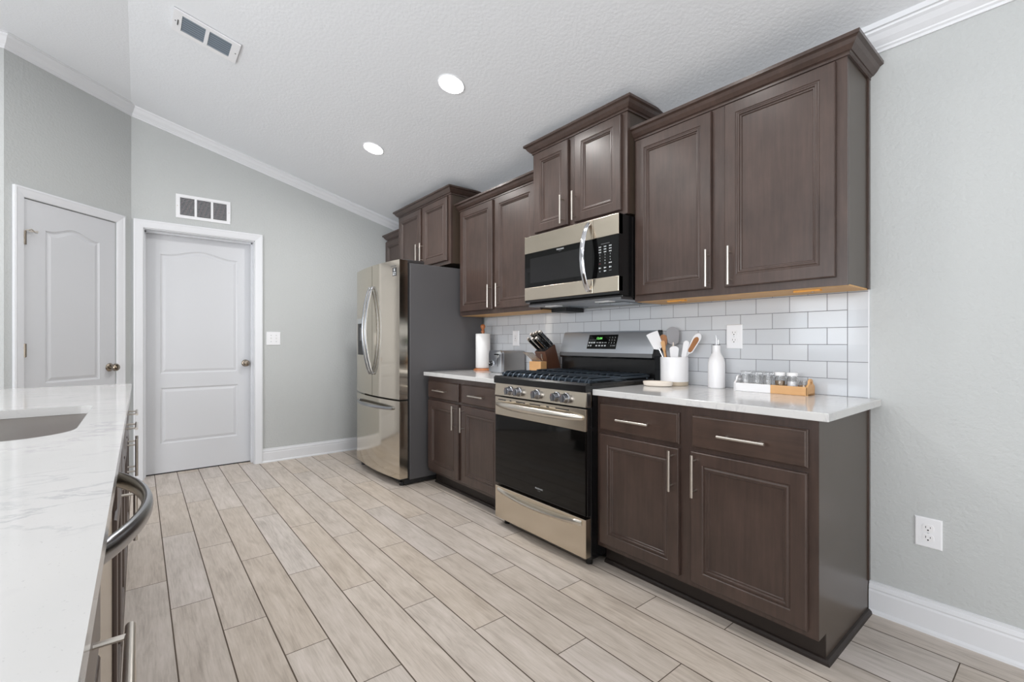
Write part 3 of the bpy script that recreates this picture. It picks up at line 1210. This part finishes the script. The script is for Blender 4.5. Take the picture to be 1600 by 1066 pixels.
# backguard
bm = B()
box(bm, -hw, hw, -.085, -.012, .90, 1.060)
bgp = link('backguard', bm, M['black'], rg_)
bm = B()
prism(bm, [(-.100, 1.052), (-.108, 1.062), (-.104, 1.085), (-.058, 1.218), (-.046, 1.226), (-.012, 1.226), (-.012, 1.052)], -hw, hw - .004, 'x')
bgs = link('backguard_panel', bm, M['steelc'], bgp)
bm = B()
prism(bm, [(-.098, 1.052), (-.106, 1.062), (-.102, 1.085), (-.056, 1.219), (-.044, 1.228), (-.012, 1.228), (-.012, 1.052)], hw - .004, hw + .004, 'x')
link('end_cap', bm, M['black'], bgp)
# lower dark fold of the backguard
bm = B()
prism(bm, [(-.101, 1.050), (-.1095, 1.062), (-.1055, 1.086), (-.103, 1.086), (-.100, 1.062)], -hw, hw - .004, 'x')
link('lower_fold', bm, M['steeld'], bgs)
# display: lies on the slanted face
p0_, p1_ = Vector((-.104, 1.085)), Vector((-.058, 1.218))
sl_ang = math.atan2(p1_.x - p0_.x, p1_.y - p0_.y)
cxd = (-1.385) - XR
cen = p0_.lerp(p1_, .55)
disp = link('display', rings(B(), -.119, .119, -.050, .048, [(0, 0), (0, -.0015), (.001, -.002)]), M['bglass'], bgs, False, (cxd, cen.x - .0003, cen.y), (-sl_ang, 0, 0))


def glyphs(parent, items, y, mat, name='legend'):
    bm = B()
    for (x, z, w_, h_) in items:
        # small printed legends made as short strokes
        if w_ > h_ * 1.6:
            k = max(2, int(w_ / h_ / .8))
            for i in range(k):
                xx = x - w_ / 2 + w_ * (i + .5) / k
                hh_ = h_ * (.55 if i % 2 else .9)
                box(bm, xx - w_ / k * .36, xx + w_ / k * .36, y - .0003, y, z - hh_ / 2, z + hh_ / 2)
        else:
            box(bm, x - w_ / 2, x + w_ / 2, y - .0003, y, z - h_ / 2, z + h_ / 2)
    return link(name, bm, mat, parent)


for (s, x, z) in (('1', .058, .028), ('2', .079, .028), ('3', .100, .028), ('4', .058, .010), ('5', .079, .010), ('6', .100, .010), ('7', .058, -.009), ('8', .079, -.009), ('9', .100, -.009), ('0', .079, -.028)):
    text_mesh(s, .013, M['legend'], disp, (x, -.0023, z), FR, 'digit')
text_mesh('START', .0085, M['legend'], disp, (.101, -.0023, -.028), FR, 'lettering')
text_mesh('12:04', .022, M['glowg'], disp, (-.028, -.0023, .022), FR, 'clock')
glyphs(disp, [(-.100, .012, .018, .005), (-.079, .012, .016, .005), (-.058, .012, .018, .005)], -.002, M['legendd'])
glyphs(disp, [(-.104, -.007, .014, .010), (-.084, -.007, .012, .010), (-.064, -.007, .016, .010), (-.036, -.007, .018, .007), (-.014, -.007, .012, .008), (.008, -.007, .015, .008), (.031, -.007, .020, .006),
              (-.107, -.028, .008, .010), (-.088, -.028, .010, .010), (-.040, -.028, .013, .009), (-.016, -.028, .013, .009), (.008, -.028, .013, .009), (.031, -.028, .013, .009)], -.002, M['legend'])

# burners and grates
for (bx, by, br) in ((-.24, -.53, .046), (-.24, -.24, .036), (0, -.385, .050), (.24, -.53, .050), (.24, -.24, .032)):
    bm = B()
    lathe(bm, [(0, 0), (br + .012, 0), (br + .010, .006), (br, .008), (br, .014), (br - .006, .020), (0, .021)], (bx, by, .930), 28, False)
    link('burner', bm, M['iron'], rg_, True)
for gxa, gxb in ((-.366, -.126), (-.122, .122), (.126, .366)):
    bm = B()
    w_ = .012
    za, zb = .949, .963
    y0_, y1_ = -.655, -.115
    # outer frame
    box(bm, gxa, gxb, y0_ + .012, y0_ + .026, za - .004, zb - .002, .003)
    box(bm, gxa, gxb, y1_ - w_, y1_, za, zb, .003)
    box(bm, gxa, gxa + w_, y0_ + .01, y1_, za, zb, .003)
    box(bm, gxb - w_, gxb, y0_ + .01, y1_, za, zb, .003)
    xm = (gxa + gxb) / 2
    # fingers running front to back, dropping at the front
    for k in range(5):
        xx = gxa + (gxb - gxa) * (k + .5) / 5
        tube(bm, [(xx, y0_ - .002, .938), (xx, y0_ + .012, .956), (xx, y0_ + .03, .967), (xx, -.46 if k != 2 else -.44, .967)], .0060, 8)
        tube(bm, [(xx, -.36, .967), (xx, -.15, .967), (xx, y1_, .962)], .0055, 8)
    box(bm, gxa, gxb, -.392, -.380, za, zb + .002, .003)
    for sy in (y0_ + .015, y1_ - .015):
        for sx in (gxa + .01, gxb - .01):
            tube(bm, [(sx, sy, .930), (sx, sy, .955)], .006, 8)
    link('grate', bm, M['iron'], rg_, True)

# ------------------------------------------------------------------ microwave
XM0, XM1 = -1.757, -.985
xm_ = (XM0 + XM1) / 2
mwv = thing('microwave', 'stainless and black over-the-range microwave with curved handle', 'microwave', (xm_, 0, 1.404))
hm = (XM1 - XM0) / 2
ZM = 1.404
YMW = -.430
bm = B()
box(bm, -hm + .004, hm - .004, -.390, -.012, 0, 1.860 - ZM, .002)
link('body', bm, M['black'], mwv)
bm = B()
prism(bm, [(-.392, .010), (-.424, .016), (-.426, .455), (-.392, .455)], -hm, hm, 'x')
link('front_rim', bm, M['black'], mwv)
split = -1.166 - xm_
# hinged door: steel bands + glass
bm = B()
box(bm, -hm, split - .001, YMW, -.392, 1.745 - ZM, 1.857 - ZM, .002)
box(bm, -hm, split - .001, YMW, -.392, 1.434 - ZM, 1.517 - ZM, .002)
dm = link('door', bm, M['steel'], mwv)
bm = B()
box(bm, -hm + .001, split - .001, YMW + .0015, -.392, 1.517 - ZM, 1.745 - ZM)
gw = link('door_window', bm, M['bglass'], dm)
bm = B()
rings(bm, -hm + .055, split - .085, 1.545 - ZM, 1.708 - ZM, [(0, YMW + .0016), (.0, YMW + .0012), (.002, YMW + .0012)])
link('window_screen', bm, M['black'], gw)
text_mesh('FRIGIDAIRE', .0125, M['legend'], gw, (-1.425 - xm_, YMW + .0005, 1.731 - ZM), FR)
text_mesh('GALLERY', .006, M['legendd'], gw, (-1.425 - xm_, YMW + .0005, 1.720 - ZM), FR)
# control side
link('top_band', box(B(), split + .001, hm, YMW, -.392, 1.745 - ZM, 1.857 - ZM, .002), M['steel'], mwv)
cpm = link('bottom_band', box(B(), split + .001, hm, YMW, -.392, 1.434 - ZM, 1.517 - ZM, .002), M['steel'], mwv)
bm = B()
box(bm, split + .001, hm - .001, YMW + .0015, -.392, 1.517 - ZM, 1.745 - ZM)
kp = link('keypad', bm, M['bglass'], mwv)
yk = YMW + .0012
cxk = [split + .052, split + .088, split + .124]
zk = [1.690, 1.675, 1.660, 1.645, 1.628, 1.612, 1.596, 1.572, 1.553]
for i, z in enumerate(zk[:3]):
    glyphs(kp, [(x, z - ZM, .017, .007) for x in cxk], yk, M['legend'], 'key_legend')
num = 1
for i in range(3, 6):
    for x in cxk:
        text_mesh(str(num), .010, M['legend'], kp, (x, yk - .0003, zk[i] - ZM), FR, 'digit')
        num += 1
text_mesh('0', .010, M['legend'], kp, (cxk[1], yk - .0003, zk[6] - ZM), FR, 'digit')
glyphs(kp, [(cxk[0], zk[6] - ZM, .014, .004)], yk, M['legendr'], 'key_legend')
glyphs(kp, [(cxk[2], zk[6] - ZM, .020, .007)], yk, M['legend'], 'key_legend')
glyphs(kp, [(x, zk[7] - ZM, .017, .009) for x in cxk], yk, M['legend'], 'key_legend')
glyphs(kp, [(cxk[1], zk[8] - ZM, .017, .009)], yk, M['legend'], 'key_legend')
glyphs(kp, [(cxk[0], zk[8] - ZM, .008, .007), (cxk[2], zk[8] - ZM, .016, .004), (split + .09, 1.706 - ZM, .060, .004)], yk, M['legendd'], 'key_legend')
# curved door handle
bm = B()
pts, n = [], 20
xh = split - .028
for i in range(n + 1):
    u = i / n
    pts.append((xh + .0 * u, YMW - .008 - .055 * math.sin(PI * u) ** .75, 1.452 - ZM + (1.836 - 1.452) * u))
pts = [(xh, YMW + .004, 1.456 - ZM)] + pts + [(xh, YMW + .004, 1.832 - ZM)]
tube(bm, pts, .0085, 12, 2.0, up=(0, -1, 0))
link('handle', bm, M['chrome'], dm, True)
# underside
bm = B()
box(bm, -hm + .01, hm - .006, -.40, -.03, -.012, 0)
un = link('underside', bm, M['steeld'], mwv)
for sx in (-.22, .20):
    bm = B()
    box(bm, sx - .09, sx + .09, -.26, -.08, -.016, -.012, .001)
    link('grease_filter', bm, M['filter'], un)
for sx in (-.20, .22):
    link('lamp_lens', box(B(), sx - .05, sx + .05, -.37, -.31, -.016, -.012, .001), M['slens'], un)
# black charcoal vent box under the left end
bm = B()
box(bm, -hm + .02, -hm + .16, -.20, -.02, -.040, -.012, .003)
link('power_cord_box', bm, M['blackm'], un)

# ------------------------------------------------------------------ things on the short counter
ZT = .9142
t = thing('paper_towel_holder', 'reddish wood paper towel holder with round base and finial', 'holder', (-2.640, -.135, ZT))
bm = B()
lathe(bm, [(0, 0), (.082, 0), (.084, .004), (.080, .010), (.072, .012), (.068, .017), (0, .018)], (0, 0, 0), 36, False)
link('base', bm, M['acacia'], t, True)
bm = B()
lathe(bm, [(0, .015), (.012, .018), (.012, .325), (.017, .328), (.017, .336), (.010, .342), (.011, .352), (.020, .366), (.022, .378), (.017, .390), (.008, .396), (0, .397)], (0, 0, 0), 24, False)
link('pole', bm, M['acacia'], t, True)
bm = B()
lathe(bm, [(.019, .022), (.060, .020), (.063, .024), (.063, .310), (.060, .314), (.019, .313), (.019, .022)], (-2.640, -.135, ZT), 48, False)
tag(link('paper_towel_roll', bm, M['paper'], None, True), 'white roll of paper towels on the wooden holder', 'paper towels')

t = thing('toaster', 'brushed steel toaster with black dial beside the paper towels', 'toaster', (-2.303, -.140, ZT), math.radians(-4))
# long axis along y, control end faces -y
bm = B()


def rrect(x0, x1, z0, z1, r, n=6):
    pts = []
    for cx_, cz_, a0 in ((x1 - r, z1 - r, 0), (x0 + r, z1 - r, PI / 2)):
        for i in range(n + 1):
            a = a0 + PI / 2 * i / n
            pts.append((cx_ + r * math.cos(a), cz_ + r * math.sin(a)))
    pts += [(x0, z0), (x1, z0)]
    return pts


prism(bm, rrect(-.083, .083, .010, .172, .022), -.092, .115, 'y')
link('body', bm, M['tsteel'], t, True)
bm = B()
prism(bm, rrect(-.088, .088, .004, .178, .026), -.118, -.090, 'y', .003)
ep = link('control_end', bm, M['steelc'], t, True)
bm = B()
lathe(bm, [(0, 0), (.024, 0), (.024, -.005), (.020, -.007), (.019, -.005), (0, -.005)], (-.040, -.118, .070), 28, False, 'y')
kb = link('dial_ring', bm, M['chrome'], ep, True)
bm = B()
lathe(bm, [(0, -.004), (.018, -.004), (.016, -.022), (0, -.023)], (-.040, -.118, .070), 24, False, 'y')
link('dial', bm, M['black'], ep, True)
bm = B()
box(bm, -.048, -.032, -.1425, -.141, .072, .077)
link('dial_mark', bm, M['legend'], ep)
bm = B()
box(bm, .020, .062, -.140, -.118, .138, .150, .004)
link('lever', bm, M['black'], ep)
link('lever_slot', box(B(), .039, .043, -.1188, -.117, .050, .150), M['slot'], ep)
bm = B()
box(bm, -.045, -.020, -.08, .10, .1718, .1726)
box(bm, .020, .045, -.08, .10, .1718, .1726)
link('bread_slots', bm, M['slot'], t)
bm = B()
for sx in (-.07, .07):
    for sy in (-.10, .09):
        tube(bm, [(sx, sy, 0), (sx, sy, .012)], .008, 10)
link('feet', bm, M['black'], t)

# knife blocks
t = thing('knife_block', 'leaning walnut knife block behind the range corner', 'knife block', (-1.855, -.080, ZT))
bm = B()
prism(bm, [(-.060, 0), (.060, 0), (-.020, .225), (-.120, .172)], -.055, .055, 'x', .003)
link('block', bm, M['walnut'], t)
bm = B()
prism(bm, [(-.024, .2235), (-.025, .2255), (-.117, .1765), (-.116, .1745)], -.050, .050, 'x')
link('slot_face', bm, M['blackm'], t)
t2 = thing('steak_knife_block', 'small pale beech steak knife block in front of the walnut block', 'knife block', (-1.843, -.228, ZT))
bm = B()
box(bm, -.060, .060, -.030, .030, 0, .104, .003)
link('block', bm, M['beech'], t2)

kd = Vector((0, -.80, .60)).normalized()      # direction of the big knife handles


def big_knife(i, pos, L, r):
    lab = KN[i]
    k = thing('kitchen_knife', lab, 'knife', pos, group='black handled knives in the walnut block')
    bm = B()
    a = Vector((0, 0, 0))
    tube(bm, [a + kd * .006, a + kd * (L * .3), a + kd * (L * .7), a + kd * (L - .010)], [r * .85, r, r * .9, r * 1.05], 10, .62, up=(0, .62, .76))
    link('handle', bm, M['black'], k, True)
    bm = B()
    tube(bm, [a - kd * .004, a + kd * .008], r * .95, 10, .7, up=(0, .62, .76))
    link('bolster', bm, M['chrome'], k, True)
    bm = B()
    tube(bm, [a + kd * (L - .016), a + kd * (L + .002)], [r * 1.12, r * .95], 10, .70, up=(0, .62, .76))
    link('end_cap', bm, M['nickel'], k, True)
    bm = B()
    dn = Vector((0, -.60, -.80)) * (r * .84)
    tube(bm, [a + dn + kd * .004, a + dn + kd * (L - .008)], r * .26, 8)
    link('tang', bm, M['nickel'], k, True)
    for q in (.3, .55, .8):
        c = a + kd * (L * q)
        link('rivet', tube(B(), [c - Vector((r * .66, 0, 0)), c + Vector((r * .66, 0, 0))], .0022, 8), M['chrome'], k, True)
    return k


KN = ['black-handled knife, highest and rightmost in the walnut block', 'long black-handled knife beside the rightmost one at the top',
      'black-handled knife in the upper middle of the walnut block', 'black-handled knife at the upper left of the walnut block',
      'black-handled knife in the lower right row of the walnut block', 'black-handled knife in the lower middle row of the walnut block',
      'black-handled knife lowest and leftmost in the walnut block']
base_c = Vector((-1.855, -.080, ZT))
for i, (dx, tt, L) in enumerate(((.040, .06, .160), (.008, .10, .160), (-.018, .20, .150), (-.042, .26, .148), (.034, .60, .128), (.002, .68, .130), (-.034, .78, .135))):
    y = -.024 - .093 * tt
    z = .2245 - .050 * tt
    big_knife(i, base_c + Vector((dx, y, z)), L, .0125)
# scissors loop-handled at the top right
sc_ = thing('kitchen_scissors', 'black kitchen scissors with loop handles in the walnut block', 'scissors', base_c + Vector((.022, -.055, .207)))
bm = B()
for s in (-1, 1):
    c = kd * .075 + Vector((s * .013, 0, 0))
    pp = []
    for i in range(15):
        a = 2 * PI * i / 14
        pp.append(c + kd * (.022 * math.cos(a)) + Vector((1, 0, 0)) * (.012 * math.sin(a)))
    tube(bm, pp, .004, 8)
tube(bm, [kd * .002, kd * .055], .006, 8)
link('loops', bm, M['black'], sc_, True)

SK = ['steel steak knife handle, leftmost in the beech block', 'steel steak knife handle, second from the left in the beech block',
      'steel steak knife handle, third from the left in the beech block', 'steel steak knife handle, middle one in the beech block',
      'steel steak knife handle, third from the right in the beech block', 'steel steak knife handle, second from the right in the beech block',
      'steel steak knife handle, upright at the right end of the beech block']
sdv = Vector((-.10, -.78, .62)).normalized()
for i in range(7):
    x = -1.895 + i * .0170
    p_ = Vector((x, -.228, ZT + .106))
    k = thing('steak_knife', SK[i], 'knife', p_, group='steak knives in the beech block')
    bm = B()
    L = .115 if i < 6 else .070
    dv = sdv if i < 6 else Vector((.25, -.45, .8)).normalized()
    tube(bm, [dv * .010, dv * (L * .5), dv * (L * .85), dv * L + Vector((0, .004, -.012))], [.0028, .0031, .0034, .0030], 8, 1.5)
    link('handle', bm, M['nickel'], k, True)
    bm = B()
    tube(bm, [dv * -.006, dv * .014], .0045, 8, .5)
    link('blade', bm, M['steelc'], k, True)

# ------------------------------------------------------------------ things on the right counter
cr_ = thing('utensil_crock', 'white ceramic utensil crock with a raw clay band at its foot', 'crock', (-.852, -.105, ZT))
bm = B()
lathe(bm, [(0, .022), (.074, .022), (.0745, .150), (.0725, .158), (.0695, .156), (.069, .030), (0, .028)], (0, 0, 0), 48, False)
link('body', bm, M['ceramic'], cr_, True)
bm = B()
lathe(bm, [(0, 0), (.070, 0), (.0735, .003), (.074, .022), (0, .022)], (0, 0, 0), 48, False)
link('foot_band', bm, M['clay'], cr_, True)


def utensil(name, label, cat, base, top, parts):
    """parts: function(bmesh) built along +z of length L, rotated to base->top"""
    b = Vector(base); tp_ = Vector(top)
    d = tp_ - b
    L = d.length
    q = Vector((0, 0, 1)).rotation_difference(d.normalized())
    o = thing(name, label, cat, b)
    for pn, fn, mt in parts:
        bm = B()
        fn(bm, L)
        bmesh.ops.transform(bm, matrix=q.to_matrix().to_4x4(), verts=bm.verts[:])
        link(pn, bm, mt, o, True)
    return o


cb = Vector((-.852, -.105, ZT + .034))


def paddle(bm, L, hl, wd, tk, round_=.5, ang=0.0):
    # flat blade outline in x-z, thin in y
    n = 16
    pts = []
    z0 = L - hl
    for i in range(n + 1):
        a = PI * i / n
        pts.append((wd * math.cos(a), L - wd * round_ + wd * round_ * math.sin(a)))
    pts += [(-wd * .8, z0 + .012), (-.006, z0), (.006, z0), (wd * .8, z0 + .012)]
    t_ = bmesh.new()
    prism(t_, pts, -tk / 2, tk / 2, 'y')
    merge(bm, t_, Matrix.Rotation(ang, 4, 'Z'))


CAMR = math.atan2(-.5, -.85)
FA = math.radians(42)        # turn flat blades toward the room
utensil('spatula', 'white flat spatula leaning left in the crock', 'spatula', cb + Vector((-.004, -.006, 0)), cb + Vector((-.115, -.045, .262)),
        [('blade', lambda bm, L: paddle(bm, L, .105, .034, .006, .12, FA), M['ceramic']),
         ('shaft', lambda bm, L: tube(bm, [(0, 0, 0), (0, 0, L - .098)], .0065, 10), M['chrome'])])
utensil('slotted_spoon', 'grey rounded silicone spoon standing at the back of the crock', 'spoon', cb + Vector((-.018, .036, 0)), cb + Vector((-.040, .046, .295)),
        [('bowl', lambda bm, L: paddle(bm, L, .105, .036, .010, 1.0, FA), M['silicone']),
         ('shaft', lambda bm, L: tube(bm, [(0, 0, 0), (0, 0, L - .09)], .006, 10), M['cream'])])
utensil('wooden_spoon', 'brown wooden spoon behind the white flat spatula', 'spoon', cb + Vector((-.035, .006, 0)), cb + Vector((-.078, .008, .250)),
        [('bowl', lambda bm, L: paddle(bm, L, .070, .020, .010, 1.0, FA), M['spoonw']),
         ('shaft', lambda bm, L: tube(bm, [(0, 0, 0), (0, 0, L - .06)], .006, 10), M['spoonw'])])
utensil('wooden_fork', 'pale wooden utensil shaft leaning left beside the spatula', 'utensil', cb + Vector((-.012, -.030, 0)), cb + Vector((-.055, -.030, .215)),
        [('shaft', lambda bm, L: paddle(bm, L, .06, .011, .007, 1.0, FA), M['beech']),
         ('handle', lambda bm, L: tube(bm, [(0, 0, 0), (0, 0, L - .05)], .0055, 10), M['beech'])])
utensil('silicone_scraper', 'short white rounded scraper in the middle of the crock', 'scraper', cb + Vector((.008, -.014, 0)), cb + Vector((.014, -.025, .185)),
        [('blade', lambda bm, L: paddle(bm, L, .08, .024, .010, .7, FA), M['ceramic']),
         ('shaft', lambda bm, L: tube(bm, [(0, 0, 0), (0, 0, L - .07)], .006, 10), M['ceramic'])])
utensil('silicone_spatula', 'white spatula leaning right in the crock with a hole in its handle', 'spatula', cb + Vector((.028, .0, 0)), cb + Vector((.075, .000, .215)),
        [('blade', lambda bm, L: paddle(bm, L, .10, .015, .008, 1.0, FA), M['ceramic']),
         ('shaft', lambda bm, L: tube(bm, [(0, 0, 0), (0, 0, L - .09)], .007, 10), M['ceramic'])])
utensil('serving_spoon', 'white serving spoon with a brown wooden face leaning far right', 'spoon', cb + Vector((-.016, .022, 0)), cb + Vector((.132, .030, .255)),
        [('bowl', lambda bm, L: paddle(bm, L, .125, .021, .010, 1.6, FA), M['ceramic']),
         ('inlay', lambda bm, L: paddle(bm, L - .022, .095, .014, .0125, 1.6, FA), M['spoonw']),
         ('shaft', lambda bm, L: tube(bm, [(0, 0, 0), (0, 0, L - .115)], .006, 10), M['ceramic'])])

bo = thing('oil_bottle', 'white matte oil bottle with a thin metal pourer', 'bottle', (-.624, -.080, ZT))
bm = B()
lathe(bm, [(0, 0), (.038, 0), (.0415, .004), (.042, .115), (.041, .135), (.036, .155), (.027, .172), (.020, .186), (.0185, .196), (.0185, .224), (.0165, .226), (0, .226)], (0, 0, 0), 48, False)
link('body', bm, M['ceramic'], bo, True)
bm = B()
lathe(bm, [(0, .224), (.019, .225), (.019, .229), (.010, .231), (0, .231)], (0, 0, 0), 24, False)
st = link('stopper', bm, M['steeld'], bo, True)
bm = B()
tube(bm, [(0, 0, .228), (0, 0, .255), (-.003, 0, .276)], [.0030, .0022, .0018], 10)
tube(bm, [(.010, 0, .228), (.010, 0, .252)], .0014, 8)
link('pour_spout', bm, M['chrome'], st, True)

t = thing('spoon_rest', 'cream ceramic spoon rest in front of the crock', 'spoon rest', (-.872, -.235, ZT), math.radians(20))
bm = B()
n = 32
rows = []
for (s, z) in ((.0, .004), (.80, .0), (.95, .004), (1.0, .012), (1.02, .024), (.98, .026), (.92, .016), (.75, .008), (0.0, .006)):
    row = []
    for k in range(n):
        a = 2 * PI * k / n
        rx, ry = .078, .046
        row.append((max(s, .001) * rx * math.cos(a), max(s, .001) * ry * math.sin(a), z))
    rows.append(row)
loops(bm, rows, True, True, True)
link('dish', bm, M['cream'], t, True)

# jar tray
tr = thing('jar_tray', 'long narrow tray, left half white and right half pale wood', 'tray', (-.346, -.092, ZT), math.radians(0.5))


def tray_half(x0, x1, end):
    bm = B()
    box(bm, x0, x1, -.040, .040, 0, .008)
    box(bm, x0, x1, -.044, -.037, 0, .040, .002)
    box(bm, x0, x1, .037, .044, 0, .040, .002)
    xe = x0 if end < 0 else x1
    # end wall with raised handle and hole
    t_ = bmesh.new()
    out = [(-.044, 0), (.044, 0), (.044, .040)]
    for i in range(13):
        a = PI * i / 12
        out.append((.022 * math.cos(a), .055 + .020 * math.sin(a)))
    out.append((-.044, .040))
    vs = [t_.verts.new((0, y, z)) for y, z in out]
    es = [t_.edges.new((vs[i], vs[(i + 1) % len(vs)])) for i in range(len(vs))]
    hv = [t_.verts.new((0, .012 * math.cos(2 * PI * i / 16), .056 + .007 * math.sin(2 * PI * i / 16))) for i in range(16)]
    es += [t_.edges.new((hv[i], hv[(i + 1) % 16])) for i in range(16)]
    bmesh.ops.triangle_fill(t_, use_beauty=True, edges=es, normal=(1, 0, 0))
    r = bmesh.ops.extrude_face_region(t_, geom=t_.faces[:])
    bmesh.ops.translate(t_, verts=[v for v in r['geom'] if isinstance(v, bmesh.types.BMVert)], vec=(.008, 0, 0))
    merge(bm, t_, Matrix.Translation((xe if end < 0 else xe - .008, 0, 0)))
    return bm


link('white_half', tray_half(-.162, .006, -1), M['ceramic'], tr)
link('wood_half', tray_half(.006, .160, 1), M['beech'], tr)


def jar(label, x, content, lid, y=-.092, r=.0225, h=.083, group=None):
    j = thing('spice_jar', label, 'jar', (x, y, ZT + .0085), 0, group)
    bm = B()
    lathe(bm, [(0, .001), (r * .92, .001), (r, .004), (r, h * .72), (r * .86, h * .80), (r * .82, h * .86), (r * .82, h * .92),
               (r * .76, h * .92), (r * .76, h * .84), (r * .90, h * .70), (r * .92, .006), (0, .005)], (0, 0, 0), 32, False)
    link('glass_body', bm, M['glass'], j, True)
    if content:
        bm = B()
        lathe(bm, [(0, .0055), (r * .90, .0065), (r * .90, h * .60), (0, h * .62)], (0, 0, 0), 28, False)
        link('contents', bm, content, j, True)
    if lid:
        bm = B()
        lathe(bm, [(0, h * .90), (r * .95, h * .90), (r * .98, h * .92), (r * .98, h * 1.06), (r * .93, h * 1.09), (0, h * 1.09)], (0, 0, 0), 32, False)
        link('lid', bm, lid, j, True)
    return j


jar('clear glass jar, leftmost in the tray', -.470, None, M['glass'])
jar('clear glass jar, second from the left in the tray', -.418, None, M['glass'])
jar('clear glass jar just left of the brown-filled jar', -.366, None, M['glass'])
jar('jar of brown seasoning with a white lid', -.314, M['spice'], M['ceramic'])
jar('jar of white powder with a white lid', -.262, M['salt'], M['ceramic'])
jar('low clear glass without a lid at the wood end of the tray', -.214, None, None, h=.062, r=.020)

# ------------------------------------------------------------------ island
YI = -2.540
il = [('dark island cabinet at the far end with two drawer pulls', -2.33, 1.0, [(-.478, -.028, -.055), (.028, .478, .055)], [(-.478, -.028, True), (.028, .478, True)]),
      ('dark island sink cabinet between the far cabinet and the dishwasher', -1.395, .866, [(-.41, -.02, -.045), (.02, .41, .045)], [(-.41, -.02, False), (.02, .41, False)]),
      ('dark island cabinet nearest the camera beside the dishwasher', .14, .976, [(.045, .470, .425), (-.470, -.045, -.425)], [(.045, .470, True), (-.470, -.045, True)])]
for lab, X, Wd, ds, dw in il:
    base_cabinet(lab, X, YI - .601, PI, Wd, ds, dw)
# dishwasher
dw = thing('dishwasher', 'stainless dishwasher in the island with a thick curved handle', 'dishwasher', (-.654, YI - .601, 0), PI)
bm = B()
box(bm, -.298, .298, -.585, -.01, .02, .880)
box(bm, -.298, .298, -.585, -.01, 0, .03)
link('body', bm, M['blackm'], dw)
bm = B()
box(bm, -.298, .298, -.612, -.585, .105, .876, .004)
dd = link('door', bm, M['steel'], dw)
bm = B()
pts = []
for i in range(23):
    u = -1 + 2 * i / 22
    pts.append((.262 * u, -.612 - .006 - .062 * (1 - abs(u) ** 2.0), .815))
pts = [(-.262, -.606, .815)] + pts + [(.262, -.606, .815)]
tube(bm, pts, .019, 16, .55, up=(0, 0, 1))
link('handle', bm, M['fhandle'], dd, True)

# island top with sink cut-out
X0, X1, Y0, Y1 = -2.858, .75, -3.56, -2.509
bm = B()
sx0, sx1, sy0, sy1 = -1.770, -1.040, -3.03, -2.612


def rr_loop(x0, x1, y0, y1, rs, n=8):
    """rs = radii of corners (x1,y1),(x0,y1),(x0,y0),(x1,y0)"""
    pts = []
    for (cx_, cy_, a0, r) in ((x1, y1, 0, rs[0]), (x0, y1, PI / 2, rs[1]), (x0, y0, PI, rs[2]), (x1, y0, 3 * PI / 2, rs[3])):
        ccx = cx_ - r if cx_ == x1 else cx_ + r
        ccy = cy_ - r if cy_ == y1 else cy_ + r
        for i in range(n + 1):
            a = a0 + PI / 2 * i / n
            pts.append((ccx + r * math.cos(a), ccy + r * math.sin(a)))
    return pts


rs = (.130, .045, .045, .130)
hole = rr_loop(sx0, sx1, sy0, sy1, rs)
for z in (.914, .884):
    ov = [bm.verts.new((x, y, z)) for x, y in ((X0, Y0), (X1, Y0), (X1, Y1), (X0, Y1))]
    es = [bm.edges.new((ov[i], ov[(i + 1) % 4])) for i in range(4)]
    hv = [bm.verts.new((x, y, z)) for x, y in hole]
    es += [bm.edges.new((hv[i], hv[(i + 1) % len(hv)])) for i in range(len(hv))]
    bmesh.ops.triangle_fill(bm, use_beauty=True, edges=es, normal=(0, 0, 1))
    if z == .914:
        O1, H1 = ov, hv
    else:
        for i in range(4):
            bm.faces.new((O1[i], O1[(i + 1) % 4], ov[(i + 1) % 4], ov[i]))
        for i in range(len(hv)):
            j = (i + 1) % len(hv)
            bm.faces.new((H1[j], H1[i], hv[i], hv[j]))
tag(link('island_countertop', bm, M['quartz']), 'long white quartz island countertop with a sink cut-out', 'countertop')

sk = thing('sink', 'stainless undermount sink in the island countertop', 'sink', ((sx0 + sx1) / 2, (sy0 + sy1) / 2, .883))
cxs, cys = (sx0 + sx1) / 2, (sy0 + sy1) / 2
rows = []
for (d, z) in ((-.025, -.0005), (-.004, -.0005), (.0, -.004), (.004, -.150), (.020, -.172), (.045, -.180)):
    L_ = rr_loop(sx0 + d, sx1 - d, sy0 + d, sy1 - d, tuple(max(.012, r - d * .6) for r in rs))
    rows.append([(x - cxs, y - cys, z) for x, y in L_])
bm = B()
loops(bm, rows, True, False, True)
M['sinksteel'] = steel('sink_steel', rgb(140, 138, 136), 0.3, 2, .1)
o = link('basin', bm, M['sinksteel'], sk, True)
bm = B()
lathe(bm, [(0, -.1795), (.045, -.1795), (.045, -.177), (.036, -.176), (.030, -.1785), (0, -.1785)], (0, 0, 0), 28, False)
link('drain', bm, M['chrome'], sk, True)
# island back panel (seating side)
bm = B()
box(bm, -2.83, .62, YI - .625, YI - .604, 0, .884)
tag(link('island_back_panel', bm, M['cab']), 'dark back panel of the island on its seating side', 'panel')
